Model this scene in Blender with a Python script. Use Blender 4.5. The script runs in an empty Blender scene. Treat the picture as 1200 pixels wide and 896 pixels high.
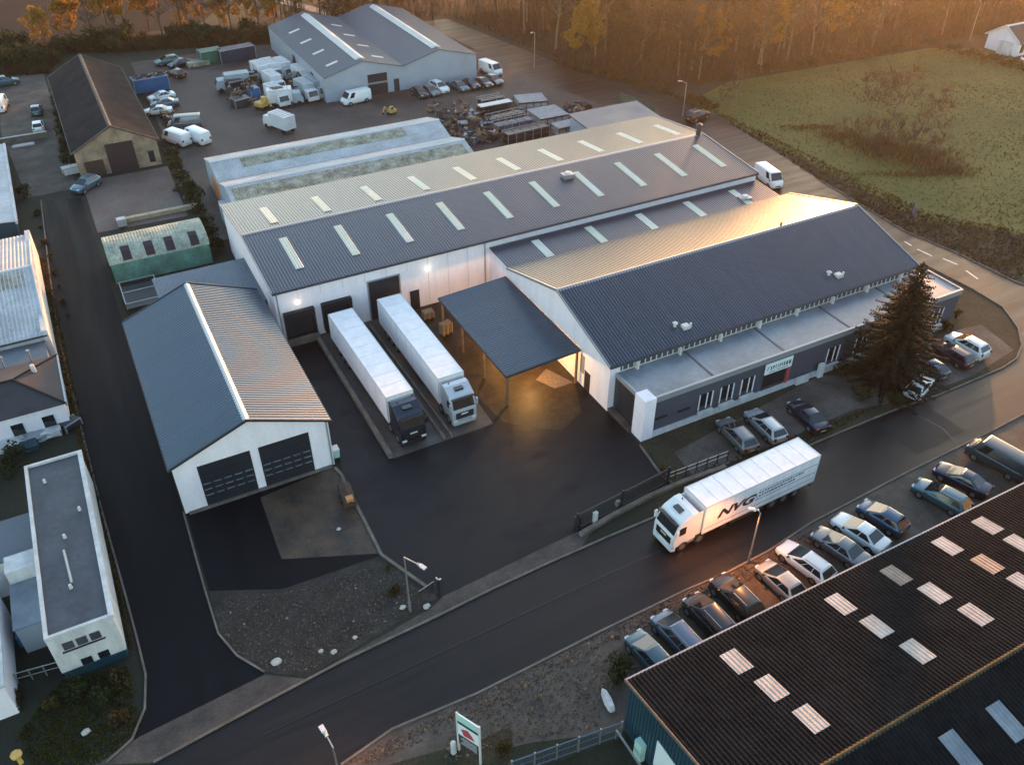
import bpy, bmesh, math, random
from mathutils import Vector, Matrix
R = math.radians
random.seed(11)
sc = bpy.context.scene
COL = sc.collection
V = Vector

# ------------------------------------------------------------------ camera
FPX = 1008.657
PITCH, YAW, ROLL = R(-37.468), R(-27.901), R(0.065)
CAM = V((12.844, -56.955, 52.388))
_f = V((-math.sin(YAW)*math.cos(PITCH), math.cos(YAW)*math.cos(PITCH), math.sin(PITCH)))
_r0 = V((math.cos(YAW), math.sin(YAW), 0)); _u0 = _r0.cross(_f)
_r = _r0*math.cos(ROLL)+_u0*math.sin(ROLL); _u = -_r0*math.sin(ROLL)+_u0*math.cos(ROLL)

def ray(px, py):
    return _f*FPX+_r*(px-600)-_u*(py-448)

def G(px, py, z=0.0):
    """photo pixel -> the point of the place at height z"""
    d = ray(px, py)
    return CAM+d*((z-CAM.z)/d.z)

def onroof(px, py, y0, z0, y1, z1):
    d = ray(px, py); k = (z1-z0)/(y1-y0)
    t = (z0+k*(CAM.y-y0)-CAM.z)/(d.z-k*d.y)
    return CAM+d*t

# ------------------------------------------------------------------ mesh builder
class MB:
    def __init__(s): s.v = []; s.f = []; s.m = []
    def add(s, vs, fs, m=0):
        o = len(s.v); s.v += [tuple(p) for p in vs]
        for f in fs: s.f.append([i+o for i in f]); s.m.append(m)
        return s
    def poly(s, pts, m=0): return s.add(pts, [list(range(len(pts)))], m)
    def box(s, x0, x1, y0, y1, z0, z1, m=0):
        vs = [(x, y, z) for z in (z0, z1) for x, y in ((x0, y0), (x1, y0), (x1, y1), (x0, y1))]
        return s.add(vs, [(3, 2, 1, 0), (4, 5, 6, 7), (0, 1, 5, 4), (1, 2, 6, 5), (2, 3, 7, 6), (3, 0, 4, 7)], m)
    def obox(s, c, ax, ay, az, m=0):
        c, ax, ay, az = V(c), V(ax), V(ay), V(az)
        vs = [c+ax*i+ay*j+az*k for k in (-1, 1) for i, j in ((-1, -1), (1, -1), (1, 1), (-1, 1))]
        return s.add(vs, [(3, 2, 1, 0), (4, 5, 6, 7), (0, 1, 5, 4), (1, 2, 6, 5), (2, 3, 7, 6), (3, 0, 4, 7)], m)
    def bar(s, p, q, w, h=None, m=0):
        p, q = V(p), V(q); d = q-p; L = d.length
        if L < 1e-6: return s
        d /= L; side = d.cross(V((0, 0, 1)))
        if side.length < 1e-4: side = V((1, 0, 0))
        side.normalize(); up = side.cross(d)
        return s.obox((p+q)/2, d*L/2, side*w/2, up*(h or w)/2, m)
    def prism(s, pts, z0, z1, m=0):
        n = len(pts)
        vs = [(p[0], p[1], z0) for p in pts]+[(p[0], p[1], z1) for p in pts]
        fs = [list(range(n))[::-1], list(range(n, 2*n))]+[[i, (i+1) % n, n+(i+1) % n, n+i] for i in range(n)]
        return s.add(vs, fs, m)
    def tube(s, p, q, r0, r1=None, n=8, m=0, cap=True):
        p, q = V(p), V(q); d = q-p
        if d.length < 1e-6: return s
        d.normalize(); r1 = r0 if r1 is None else r1
        a = d.orthogonal().normalized(); b = d.cross(a)
        vs = [c+(a*math.cos(2*math.pi*k/n)+b*math.sin(2*math.pi*k/n))*r for c, r in ((p, r0), (q, r1)) for k in range(n)]
        fs = [[k, (k+1) % n, n+(k+1) % n, n+k] for k in range(n)]
        if cap: fs += [list(range(n))[::-1], list(range(n, 2*n))]
        return s.add(vs, fs, m)
    def loft(s, rings, m=0, cap=True):
        n = len(rings[0]); vs = [p for r in rings for p in r]; fs = []
        for i in range(len(rings)-1):
            for k in range(n): fs.append([i*n+k, i*n+(k+1) % n, (i+1)*n+(k+1) % n, (i+1)*n+k])
        if cap: fs += [list(range(n))[::-1], list(range((len(rings)-1)*n, len(rings)*n))]
        return s.add(vs, fs, m)
    def corr(s, a, b, c, d, pitch=.27, amp=.045, m=0, prof=((0, 0), (.5, 0), (.6, 1), (.9, 1))):
        """ribbed sheet; a-b is the eave, d-c the ridge, ribs run a->d"""
        a, b, c, d = V(a), V(b), V(c), V(d)
        n = (b-a).cross(d-a).normalized()
        if n.z < 0: n = -n
        L = (b-a).length; k = max(1, round(L/pitch)); lo = []; hi = []
        for i in range(k):
            for t, h in prof:
                u = (i+t)/k
                lo.append(a.lerp(b, u)+n*h*amp); hi.append(d.lerp(c, u)+n*h*amp)
        lo.append(b); hi.append(c); q = len(lo)
        return s.add(lo+hi, [[i, i+1, q+i+1, q+i] for i in range(q-1)], m)
    def slab(s, a, b, c, d, t, m=0):
        """solid sheet of thickness t hanging below the quad a b c d"""
        up = [V(p) for p in (a, b, c, d)]; n = (up[1]-up[0]).cross(up[3]-up[0]).normalized()
        if n.z < 0: n = -n
        vs = [p-n*t for p in up]+up
        return s.add(vs, [(3, 2, 1, 0), (4, 5, 6, 7), (0, 1, 5, 4), (1, 2, 6, 5), (2, 3, 7, 6), (3, 0, 4, 7)], m)
    def sub(s, fn):
        s.v = [tuple(fn(V(p))) for p in s.v]; return s
    def build(s, name, mats, parent=None, smooth=False, fix=True):
        off = V((0, 0, 0)); q = parent
        while q: off += q.location; q = q.parent
        me = bpy.data.meshes.new(name)
        me.from_pydata([tuple(V(p)-off) for p in s.v], [], s.f)
        if not isinstance(mats, (list, tuple)): mats = [mats]
        for x in mats: me.materials.append(x)
        if len(mats) > 1: me.polygons.foreach_set('material_index', s.m)
        if fix:
            bm = bmesh.new(); bm.from_mesh(me); bmesh.ops.recalc_face_normals(bm, faces=bm.faces); bm.to_mesh(me); bm.free()
        if smooth: me.polygons.foreach_set('use_smooth', [True]*len(me.polygons))
        me.update()
        o = bpy.data.objects.new(name, me); COL.objects.link(o)
        if parent: o.parent = parent
        return o

def tag(o, label=None, cat=None, group=None, kind=None):
    if label: o['label'] = label
    if cat: o['category'] = cat
    if group: o['group'] = group
    if kind: o['kind'] = kind
    return o

def thing(name, label, cat, loc=(0, 0, 0), rz=0, group=None):
    o = bpy.data.objects.new(name, None); COL.objects.link(o)
    o.empty_display_size = .3
    o.location = loc; o.rotation_euler = (0, 0, rz)
    return tag(o, label, cat, group)

def struct(name, mb, m, kind='structure', **k):
    return tag(mb.build(name, m, **k), kind=kind)

KIDS = {}
def kids(o):
    return [c for c in bpy.data.objects if c.parent == o]

def copy_tree(o, parent=None, cache=None):
    c = o.copy(); COL.objects.link(c); c.parent = parent
    for ch in (KIDS.setdefault(o.name, kids(o))): copy_tree(ch, c)
    return c

def place(proto, used, loc, rz=0, label=None, group=None, scale=1.0):
    """first call moves the prototype itself, later calls copy it"""
    o = copy_tree(proto) if proto.name in used else proto
    used.add(proto.name); used.add(o.name)
    o.location = loc; o.rotation_euler = (0, 0, rz); o.scale = (scale,)*3
    if label: o['label'] = label
    if group: o['group'] = group
    return o
USED = set()

# ------------------------------------------------------------------ materials
def lin(c): return tuple(((x/255+.055)/1.055)**2.4 if x > 10 else x/255/12.92 for x in c)

def M(name, col, rough=.6, metal=0., var=.12, scale=.35, fine=0., bump=0., bscale=8., col2=None, spec=.5, coat=0., rvar=0., mixlo=.35, mixhi=.7, emit=None, stretch=None):
    m = bpy.data.materials.new(name); m.use_nodes = True
    nt = m.node_tree; N = nt.nodes; Lk = nt.links
    b = N['Principled BSDF']
    b.inputs['Roughness'].default_value = rough; b.inputs['Metallic'].default_value = metal
    b.inputs['Specular IOR Level'].default_value = spec
    if coat: b.inputs['Coat Weight'].default_value = coat; b.inputs['Coat Roughness'].default_value = .14 if metal < .45 else .36
    if emit:
        b.inputs['Emission Color'].default_value = (*emit[0], 1); b.inputs['Emission Strength'].default_value = emit[1]
    b.inputs['Base Color'].default_value = (*col, 1)
    if var or col2 or fine:
        geo = N.new('ShaderNodeNewGeometry')
        n1 = N.new('ShaderNodeTexNoise'); n1.inputs['Scale'].default_value = scale; n1.inputs['Detail'].default_value = 7; n1.inputs['Roughness'].default_value = .65
        if stretch:
            sv = N.new('ShaderNodeVectorMath'); sv.operation = 'MULTIPLY'; sv.inputs[1].default_value = stretch
            Lk.new(geo.outputs['Position'], sv.inputs[0]); Lk.new(sv.outputs['Vector'], n1.inputs['Vector'])
        else: Lk.new(geo.outputs['Position'], n1.inputs['Vector'])
        mr = N.new('ShaderNodeMapRange'); mr.inputs['From Min'].default_value = mixlo; mr.inputs['From Max'].default_value = mixhi
        Lk.new(n1.outputs['Fac'], mr.inputs['Value'])
        mx = N.new('ShaderNodeMix'); mx.data_type = 'RGBA'
        mx.inputs['A'].default_value = (*[c*(1-var) for c in col], 1)
        mx.inputs['B'].default_value = (*(col2 or [c*(1+var) for c in col]), 1)
        Lk.new(mr.outputs['Result'], mx.inputs['Factor'])
        out = mx.outputs['Result']
        if fine:
            n2 = N.new('ShaderNodeTexNoise'); n2.inputs['Scale'].default_value = bscale; n2.inputs['Detail'].default_value = 4
            Lk.new(geo.outputs['Position'], n2.inputs['Vector'])
            m2 = N.new('ShaderNodeMapRange'); m2.inputs['From Min'].default_value = .3; m2.inputs['From Max'].default_value = .7
            m2.inputs['To Min'].default_value = 1-fine; m2.inputs['To Max'].default_value = 1+fine
            Lk.new(n2.outputs['Fac'], m2.inputs['Value'])
            ml = N.new('ShaderNodeVectorMath'); ml.operation = 'SCALE'
            Lk.new(out, ml.inputs[0]); Lk.new(m2.outputs['Result'], ml.inputs['Scale']); out = ml.outputs['Vector']
        Lk.new(out, b.inputs['Base Color'])
        if rvar:
            m3 = N.new('ShaderNodeMapRange'); m3.inputs['From Min'].default_value = mixlo; m3.inputs['From Max'].default_value = mixhi
            m3.inputs['To Min'].default_value = max(.04, rough-rvar); m3.inputs['To Max'].default_value = min(1, rough+rvar)
            Lk.new(n1.outputs['Fac'], m3.inputs['Value']); Lk.new(m3.outputs['Result'], b.inputs['Roughness'])
        if bump:
            n4 = N.new('ShaderNodeTexNoise'); n4.inputs['Scale'].default_value = bscale; n4.inputs['Detail'].default_value = 5
            Lk.new(geo.outputs['Position'], n4.inputs['Vector'])
            bp = N.new('ShaderNodeBump'); bp.inputs['Strength'].default_value = bump; bp.inputs['Distance'].default_value = .05
            Lk.new(n4.outputs['Fac'], bp.inputs['Height']); Lk.new(bp.outputs['Normal'], b.inputs['Normal'])
    return m

def Mbrick(name, c1, c2, mortar, sx=.24, sy=.12, rough=.8, wet=0., vertical=False):
    m = M(name, c1, rough, var=0); nt = m.node_tree; N = nt.nodes; Lk = nt.links; b = N['Principled BSDF']
    geo = N.new('ShaderNodeNewGeometry'); tx = N.new('ShaderNodeTexBrick')
    tx.inputs['Color1'].default_value = (*c1, 1); tx.inputs['Color2'].default_value = (*c2, 1); tx.inputs['Mortar'].default_value = (*mortar, 1)
    tx.inputs['Scale'].default_value = 1; tx.inputs['Brick Width'].default_value = sx; tx.inputs['Row Height'].default_value = sy; tx.inputs['Mortar Size'].default_value = .012
    src = geo.outputs['Position']
    if vertical:
        sp = N.new('ShaderNodeSeparateXYZ'); cb = N.new('ShaderNodeCombineXYZ'); ad = N.new('ShaderNodeMath')
        Lk.new(src, sp.inputs[0]); Lk.new(sp.outputs['X'], ad.inputs[0]); Lk.new(sp.outputs['Y'], ad.inputs[1])
        Lk.new(ad.outputs[0], cb.inputs['X']); Lk.new(sp.outputs['Z'], cb.inputs['Y']); src = cb.outputs[0]
    Lk.new(src, tx.inputs['Vector'])
    n1 = N.new('ShaderNodeTexNoise'); n1.inputs['Scale'].default_value = .5; n1.inputs['Detail'].default_value = 8; n1.inputs['Roughness'].default_value = .7
    Lk.new(geo.outputs['Position'], n1.inputs['Vector'])
    mr = N.new('ShaderNodeMapRange'); mr.inputs['From Min'].default_value = .3; mr.inputs['From Max'].default_value = .7; mr.inputs['To Min'].default_value = .45; mr.inputs['To Max'].default_value = 1.5
    Lk.new(n1.outputs['Fac'], mr.inputs['Value'])
    ml = N.new('ShaderNodeVectorMath'); ml.operation = 'SCALE'
    Lk.new(tx.outputs['Color'], ml.inputs[0]); Lk.new(mr.outputs['Result'], ml.inputs['Scale']); Lk.new(ml.outputs['Vector'], b.inputs['Base Color'])
    return m

def Mleaf(name, c1, c2, trans=.35, rough=.7):
    m = M(name, c1, rough, var=0); nt = m.node_tree; N = nt.nodes; Lk = nt.links; b = N['Principled BSDF']
    oi = N.new('ShaderNodeObjectInfo'); geo = N.new('ShaderNodeNewGeometry')
    n1 = N.new('ShaderNodeTexNoise'); n1.inputs['Scale'].default_value = 1.3; n1.inputs['Detail'].default_value = 3
    Lk.new(geo.outputs['Position'], n1.inputs['Vector'])
    ad = N.new('ShaderNodeMath'); ad.operation = 'MULTIPLY_ADD'; Lk.new(oi.outputs['Random'], ad.inputs[0]); ad.inputs[1].default_value = .6
    Lk.new(n1.outputs['Fac'], ad.inputs[2])
    mr = N.new('ShaderNodeMapRange'); mr.inputs['From Min'].default_value = .35; mr.inputs['From Max'].default_value = 1.15; Lk.new(ad.outputs[0], mr.inputs['Value'])
    mx = N.new('ShaderNodeMix'); mx.data_type = 'RGBA'; mx.inputs['A'].default_value = (*c1, 1); mx.inputs['B'].default_value = (*c2, 1)
    Lk.new(mr.outputs['Result'], mx.inputs['Factor']); Lk.new(mx.outputs['Result'], b.inputs['Base Color'])
    tr = N.new('ShaderNodeBsdfTranslucent'); Lk.new(mx.outputs['Result'], tr.inputs['Color'])
    ms = N.new('ShaderNodeMixShader'); ms.inputs[0].default_value = trans
    Lk.new(b.outputs[0], ms.inputs[1]); Lk.new(tr.outputs[0], ms.inputs[2]); Lk.new(ms.outputs[0], N['Material Output'].inputs['Surface'])
    b.inputs['Specular IOR Level'].default_value = .2
    return m

MT = dict(
 ground=M('ground_soil', (.022, .02, .014), .95, var=.4, scale=.12, fine=.4, bump=.6, bscale=5, col2=(.02, .026, .010)),
 asphalt=M('asphalt_street', (.005, .006, .0085), .65, spec=.12, var=.45, scale=.8, stretch=(1, .06, 1), fine=.25, bump=.25, bscale=14, rvar=.1),
 asphalt_new=M('asphalt_yard', (.0062, .0065, .0088), .56, spec=.25, var=.55, scale=.5, stretch=(.35, .8, 1), fine=.28, bump=.22, bscale=9, rvar=.2),
 road=M('asphalt_road', (.0085, .0068, .008), .5, spec=.3, var=.5, scale=.8, stretch=(.06, 1, 1), fine=.22, bump=.2, bscale=12, rvar=.12),
 backyard=M('worn_asphalt', (.06, .046, .041), .7, spec=.25, var=.5, scale=.16, fine=.3, bump=.3, bscale=3, rvar=.15, col2=(.12, .096, .088)),
 lot=M('dirt_lot', (.08, .064, .055), .85, var=.5, scale=.3, fine=.3, bump=.4, bscale=5),
 rust_yard=M('rusty_concrete', (.028, .022, .017), .6, var=.35, scale=.45, fine=.3, bump=.3, bscale=6, col2=(.085, .05, .03)),
 apron=M('dock_concrete', (.075, .062, .055), .6, var=.35, scale=.6, fine=.2, bump=.2, bscale=8),
 forecourt=M('old_concrete', (.2, .16, .145), .7, var=.3, scale=.22, fine=.25, bump=.2, bscale=4, col2=(.10, .058, .045)),
 paving=Mbrick('brick_paving', (.09, .066, .055), (.06, .047, .041), (.03, .026, .023), .22, .11),
 paving_lot=Mbrick('lot_paving', (.10, .075, .058), (.07, .055, .045), (.045, .038, .032), .24, .12),
 kerb=M('kerb_concrete', (.14, .115, .095), .8, var=.35, scale=.8, fine=.2),
 gravel=M('gravel_soil', (.028, .022, .018), .95, var=.5, scale=.6, fine=.6, bump=1., bscale=7, col2=(.045, .038, .034)),
 grass=M('field_grass', (.07, .09, .012), .9, var=.3, scale=.05, fine=.2, bump=.6, bscale=2.5, col2=(.12, .105, .018)),
 verge=M('verge_grass', (.03, .033, .012), .95, var=.4, scale=.35, fine=.5, bump=.7, bscale=5, col2=(.05, .034, .016)),
 woodfloor=M('leaf_litter', (.018, .012, .007), .95, var=.4, scale=.3, fine=.5, bump=.8, bscale=4, col2=(.034, .02, .009)),
 ploughed=M('ploughed_field', (.017, .013, .014), .95, spec=.1, var=.3, scale=.08, fine=.3, bump=.6, bscale=2, col2=(.025, .019, .02)),
 track=M('pale_track', (.34, .3, .28), .9, var=.2, scale=.4, fine=.2),
 blade=Mleaf('grass_blade', (.07, .08, .014), (.11, .095, .02), .35),
 white=M('white_render', (.81, .75, .795), .75, var=.07, scale=1.0, stretch=(1, 1, .2), fine=.03, bscale=3),
 white_old=M('weathered_white_render', (.56, .545, .54), .8, var=.2, scale=.9, stretch=(1, 1, .3), fine=.06, bscale=5),
 anth=M('dark_blue_grey_sheet', (.024, .038, .068), .36, metal=.5, var=.14, scale=.9, stretch=(1, .1, .1), rvar=.02, spec=.5, coat=1.),
 anth_x=M('dark_blue_grey_sheet_cross', (.022, .05, .088), .36, metal=.5, var=.14, scale=.9, stretch=(.1, 1, .1), rvar=.02, spec=.5, coat=1.),
 trim=M('grey_trim', (.3, .31, .33), .45, metal=.3, var=.06),
 trim_dark=M('dark_trim', (.03, .034, .042), .45, var=.1),
 trim_light=M('pale_trim', (.6, .58, .56), .5, var=.08),
 sky_gl=M('milky_skylight', (.66, .67, .62), .45, var=.12, scale=.35, fine=.06, bscale=3, col2=(.52, .55, .4)),
 door_dk=M('anthracite_door', (.018, .022, .03), .4, var=.12),
 dock_dk=M('dock_rubber', (.008, .008, .010), .7, var=.15),
 glass=M('dark_glass', (.012, .016, .02), .07, var=0, spec=.8),
 glass_lit=M('clerestory_glass', (.06, .075, .085), .15, var=.1, scale=2, spec=.7),
 grey_clad=M('grey_cladding', (.06, .068, .09), .5, var=.1, scale=.6),
 flat_roof=M('bitumen_roof', (.15, .18, .22), .4, var=.25, scale=.35, fine=.08, bscale=2, rvar=.1, col2=(.22, .25, .28)),
 bit_dark=M('dark_bitumen', (.055, .058, .072), .5, var=.35, scale=.5, fine=.15, bscale=3, rvar=.12),
 steel=M('galvanised_steel', (.42, .42, .42), .4, metal=.7, var=.1),
 steel_dk=M('dark_steel', (.03, .035, .04), .45, metal=.3, var=.1),
 wood=M('timber', (.17, .105, .055), .75, var=.25, scale=2),
 lamp_on=M('lit_lamp', (1, .9, .75), .4, var=0, emit=((1, .75, .45), .8)),
 green_shed=M('green_sheet', (.10, .2, .155), .65, var=.3, scale=.5, fine=.15, bscale=3, col2=(.13, .3, .24)),
 green_pale=M('weathered_green_roof', (.32, .38, .31), .7, var=.3, scale=.6, fine=.25, bscale=3, col2=(.5, .48, .38)),
 sky_dusty=M('dusty_skylight', (.36, .345, .33), .7, spec=.2, var=.2, scale=.6, fine=.1, bscale=3),
 asb=M('pale_fibre_cement', (.43, .44, .46), .55, var=.25, scale=.25, fine=.12, bscale=3, rvar=.08),
 asb_dirty=M('mossy_skylight', (.22, .2, .13), .7, var=.4, scale=.8, fine=.3, bscale=4, col2=(.42, .41, .33)),
 barn_roof=M('old_slate_roof', (.02, .022, .028), .9, spec=.08, var=.3, scale=.3, fine=.25, bscale=4, col2=(.035, .033, .036)),
 barn_brick=Mbrick('barn_brick', (.3, .19, .11), (.24, .16, .1), (.28, .24, .2), .25, .08, vertical=True),
 door_plum=M('plum_door', (.03, .014, .018), .6, var=.15),
 hall_grey=M('grey_sheet_wall', (.32, .36, .42), .5, var=.08, scale=.5),
 roof_slate=M('grey_sheet_roof', (.1, .115, .14), .45, metal=.2, var=.2, scale=.25, rvar=.1),
 brown_roof=M('brown_felt_roof', (.032, .028, .032), .7, var=.3, scale=.4, fine=.2),
 fac_roof=M('old_fibre_roof', (.0085, .0100, .0125), .9, spec=.08, var=.3, scale=.5, fine=.15, bscale=3, col2=(.015, .0155, .0165)),
 teal=M('teal_sheet', (.013, .05, .072), .5, var=.2, scale=.4),
 rust_cap=M('mossy_ridge', (.075, .06, .034), .9, spec=.1, var=.3, scale=1.5),
 old_trim=M('weathered_trim', (.13, .11, .095), .85, spec=.2, var=.3, scale=1.5),
 bark=M('bark', (.05, .038, .028), .9, var=.3, scale=1.5),
 bark_pale=M('pale_bark', (.16, .125, .085), .9, var=.3, scale=1.5),
 tyre=M('tyre_rubber', (.012, .012, .013), .8, var=.1),
 rim=M('alloy_rim', (.35, .35, .36), .35, metal=.8, var=0),
 headl=M('headlight_lens', (.6, .62, .65), .15, var=0, spec=.8),
 taill=M('tail_light_lens', (.25, .01, .008), .2, var=0, spec=.8),
 plate=M('number_plate', (.6, .5, .15), .5, var=0),
 blk=M('black_plastic', (.012, .012, .014), .5, var=0),
 trailer=M('white_trailer_panel', (.82, .79, .81), .45, var=.09, scale=1.1, stretch=(1, 1, .25), fine=.03, bscale=3),
 chassis=M('chassis_steel', (.02, .019, .018), .6, var=.2),
 letter=M('dark_lettering', (.02, .02, .022), .5, var=0),
 logo_red=M('red_print', (.45, .06, .07), .5, var=0),
 mint=M('mint_print', (.4, .62, .55), .5, var=0),
 sign_white=M('white_sign_face', (.72, .78, .78), .4, var=0),
 stone=M('pale_stone', (.42, .40, .37), .8, var=.15, scale=3),
 rustm=M('rusty_metal', (.12, .055, .028), .8, var=.5, scale=1.2, fine=.3, bscale=5, col2=(.05, .035, .03)),
 skipblue=M('blue_paint', (.012, .1, .26), .45, var=.15, scale=.8),
 greenp=M('green_paint', (.02, .11, .075), .5, var=.2),
 orange=M('orange_paint', (.5, .2, .06), .5, var=.15),
 yellow=M('yellow_paint', (.6, .36, .1), .5, var=.12),
)
# ------------------------------------------------------------------ ground and roads
def sheet(name, pts, z, m, kind='structure'):
    return struct(name, MB().poly([(p[0], p[1], z) for p in pts]), m, kind)
def px(*a): return [G(*q) for q in a]
struct('ground', MB().poly([(-700, -500, 0), (900, -500, 0), (900, 900, 0), (-700, 900, 0)]), MT['ground'])

NK = px((180, 893), (300, 828), (400, 775), (512, 722), (577, 690), (642, 660), (710, 630), (767, 606), (860, 563), (960, 517), (1020, 492), (1057, 477), (1100, 463), (1145, 444), (1175, 431), (1191, 420), (1197, 405), (1193, 385), (1175, 360), (1140, 339), (1085, 311))
SK = px((400, 896), (460, 854), (560, 812), (600, 792), (705, 739), (807, 690), (850, 672), (900, 646), (950, 613), (1060, 555), (1162, 505), (1200, 485))
n_w = V((-60, NK[0].y-(NK[0].x+60)*.24, 0)); s_w = V((-60, SK[0].y-(SK[0].x+60)*.2, 0))
RE = px((1200, 334), (1187, 329), (1120, 296), (1060, 271), (962, 212), (900, 172), (840, 135))
sheet('main_road', [n_w]+NK[:20]+[V((100.2, -3, 0)), V((112, -3, 0)), V((118, -7, 0)), V((220, -12, 0)), V((220, -22, 0)), V((96, -22.8, 0))]+SK[::-1]+[s_w], .004, MT['road'])
W = 98.2
sheet('back_road', [V((W+1, -3.3, 0)), V((RE[0].x+1, -3.3, 0))]+RE[2:]+[V((106, 62, 0)), V((101.5, 80, 0)), V((98, 103, 0)), V((94, 128, 0)), V((88, 128, 0)), V((90, 103, 0)), V((92, 80, 0)), V((95.5, 66, 0)), V((W, 50, 0)), V((W, 6, 0))], .008, MT['road'])
LK_W = px((125, 893), (155, 866), (170, 830), (171, 790), (160, 745), (148, 700), (120, 600), (95, 500), (70, 400), (58, 320), (48, 235))
LK_E = px((310, 787), (278, 768), (256, 742), (240, 690), (215, 600), (180, 490), (145, 380), (122, 310), (105, 262), (95, 232))
sheet('side_street', LK_W+LK_E[::-1]+px((300, 815), (200, 868)), .006, MT['asphalt'])
sheet('brick_pavement', px((180, 893), (300, 828), (400, 775), (512, 722), (577, 690), (642, 660), (680, 643), (700, 612), (672, 622), (640, 640), (520, 698), (505, 712), (360, 795), (310, 790), (165, 862), (110, 896)), .010, MT['paving'])
# yard in front of the docks
sheet('loading_yard', [V((25.6, 20.7, 0)), V((50.7, 20.7, 0)), V((50.7, -13.0, 0))]+px((775, 552), (770, 560), (678, 622), (640, 640), (520, 698), (500, 690), (445, 655))+[V((25.6, -1, 0))], .014, MT['asphalt_new'])
sheet('garage_forecourt', [V((12.4, .1, 0)), V((25.2, .1, 0))]+px((447, 650), (330, 690), (245, 692)), .0125, MT['asphalt'])
sheet('rusty_yard_patch', px((305, 583), (388, 548), (400, 556), (428, 615), (447, 648), (330, 655)), .0165, MT['rust_yard'])
sheet('glow_and_stain_yard', [V((40.6, 20.5, 0)), V((50.65, 20.5, 0)), V((50.65, 1, 0)), V((48.5, -3.8, 0)), V((45.5, -5.2, 0)), V((43, -3.5, 0)), V((41.2, -1.5, 0)), V((40.5, 6, 0))], .0175, M('glow_and_stain_asphalt', (.032, .022, .014), .55, spec=.3, var=.5, scale=.7, fine=.35, bump=.3, bscale=7, col2=(.06, .038, .02)))  # brown stain, its paler colour also carrying the canopy lamps' amber glow
sheet('dock_apron', [V((29.9, 20.6, 0)), V((40.9, 20.6, 0)), V((40.3, -1.4, 0)), V((30.0, -1.5, 0))], .019, MT['apron'])
sheet('warm_yard_slab', px((640, 432), (672, 448), (650, 455), (628, 445)), .019, MT['forecourt'])
sheet('gravel_lot', px((245, 692), (330, 690), (447, 652), (500, 690), (515, 700), (360, 793), (310, 787), (278, 768), (256, 742)), .017, MT['gravel'])
sheet('office_verge', [V((51.2, -4, 0)), V((50.7, -13.2, 0))]+px((775, 560), (767, 604), (860, 561), (960, 515), (1020, 490), (1057, 475), (1100, 461), (1145, 442), (1175, 429), (1190, 418), (1195, 405), (1190, 385), (1173, 361), (1140, 341), (1085, 313))+[V((97, 4, 0)), V((90, 4, 0))], .012, MT['verge'])
sheet('office_parking', px((790, 530), (815, 560), (1000, 480), (1060, 470), (1140, 440), (1188, 410), (1150, 380), (1100, 392), (1060, 440), (960, 440)), .016, MT['lot'])
sheet('south_parking', SK+[V((95, -33, 0)), V((34, -33.2, 0))]+px((620, 870), (520, 896)), .010, MT['paving_lot'])
sheet('sign_lawn', px((440, 900), (560, 866), (600, 850), (600, 905), (500, 940)), .014, MT['verge'])
sheet('back_yard', [V((24.5, 47, 0)), V((W, 47, 0)), V((W-.1, 62, 0)), V((94, 80, 0)), V((91, 100, 0)), V((82, 122, 0)), V((48, 128, 0)), V((27, 128, 0)), V((26, 90, 0))], .006, MT['backyard'])
sheet('dirt_lot', [V((5, 72, 0)), V((11.5, 72, 0)), V((11.5, 132, 0)), V((4, 134, 0)), V((3, 100, 0))], .008, MT['lot'])
sheet('barn_forecourt', [V((12.3, 56.5, 0)), V((23.6, 56, 0)), V((24.2, 74, 0)), V((12.3, 74, 0))], .010, MT['forecourt'])
sheet('east_verge', RE+[V((107.5, 62, 0)), V((121, 60, 0)), V((128, 0, 0)), V((125, -6, 0))], .010, MT['verge'])
sheet('east_field', [V((109.5, 10, 0)), V((109.5, 60, 0)), V((122, 65, 0)), V((172, 62.5, 0)), V((240, 20, 0)), V((240, -10, 0)), V((122, -5, 0))], .015, MT['grass'])
sheet('wood_floor', [V((98.5, 128, 0)), V((101, 100, 0)), V((104, 80, 0)), V((108, 66, 0)), V((122, 65.5, 0)), V((172, 63, 0)), V((260, 70, 0)), V((260, 220, 0)), V((40, 260, 0)), V((60, 128, 0))], .014, MT['woodfloor'])
sheet('ploughed_field', [V((-120, 148, 0)), V((44, 148, 0)), V((60, 175, 0)), V((60, 330, 0)), V((-120, 330, 0))], .02, MT['ploughed'])
sheet('pale_track', px((290, -6), (350, 10), (400, 23), (440, 33), (470, 42), (468, 36), (436, 27), (400, 17), (352, 4), (300, -12)), .024, MT['track'])

def strip(name, line, w, h, m, z=0.0):
    mb = MB(); L = [V((p[0], p[1], 0)) for p in line]
    lt = []; rt = []
    for i, p in enumerate(L):
        d = (L[min(i+1, len(L)-1)]-L[max(i-1, 0)]).normalized(); s = V((-d.y, d.x, 0))
        lt.append(p+s*w/2); rt.append(p-s*w/2)
    rings = [[(a.x, a.y, z), (a.x, a.y, z+h), (b.x, b.y, z+h), (b.x, b.y, z)] for a, b in zip(lt, rt)]
    mb.loft(rings)
    return struct(name, mb, m)
strip('north_kerb', NK[:8], .16, .11, MT['kerb'])
strip('island_kerb', NK[8:], .16, .11, MT['kerb'])
strip('south_kerb', SK, .16, .11, MT['kerb'])
strip('street_kerb_west', LK_W, .14, .1, MT['kerb'])
strip('street_kerb_east', LK_E[:5], .14, .1, MT['kerb'])
strip('road_kerb_east', RE[:5], .16, .1, MT['kerb'])
strip('yard_kerb', px((500, 688), (447, 650), (400, 556), (392, 548)), .25, .14, MT['kerb'])
strip('parking_kerb', px((750, 522), (775, 557), (790, 568)), .2, .12, MT['kerb'])
strip('dock_kerb_outer', [V((30.0, 19.5, 0)), V((30.0, -1.4, 0))], .4, .5, MT['kerb'])
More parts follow.
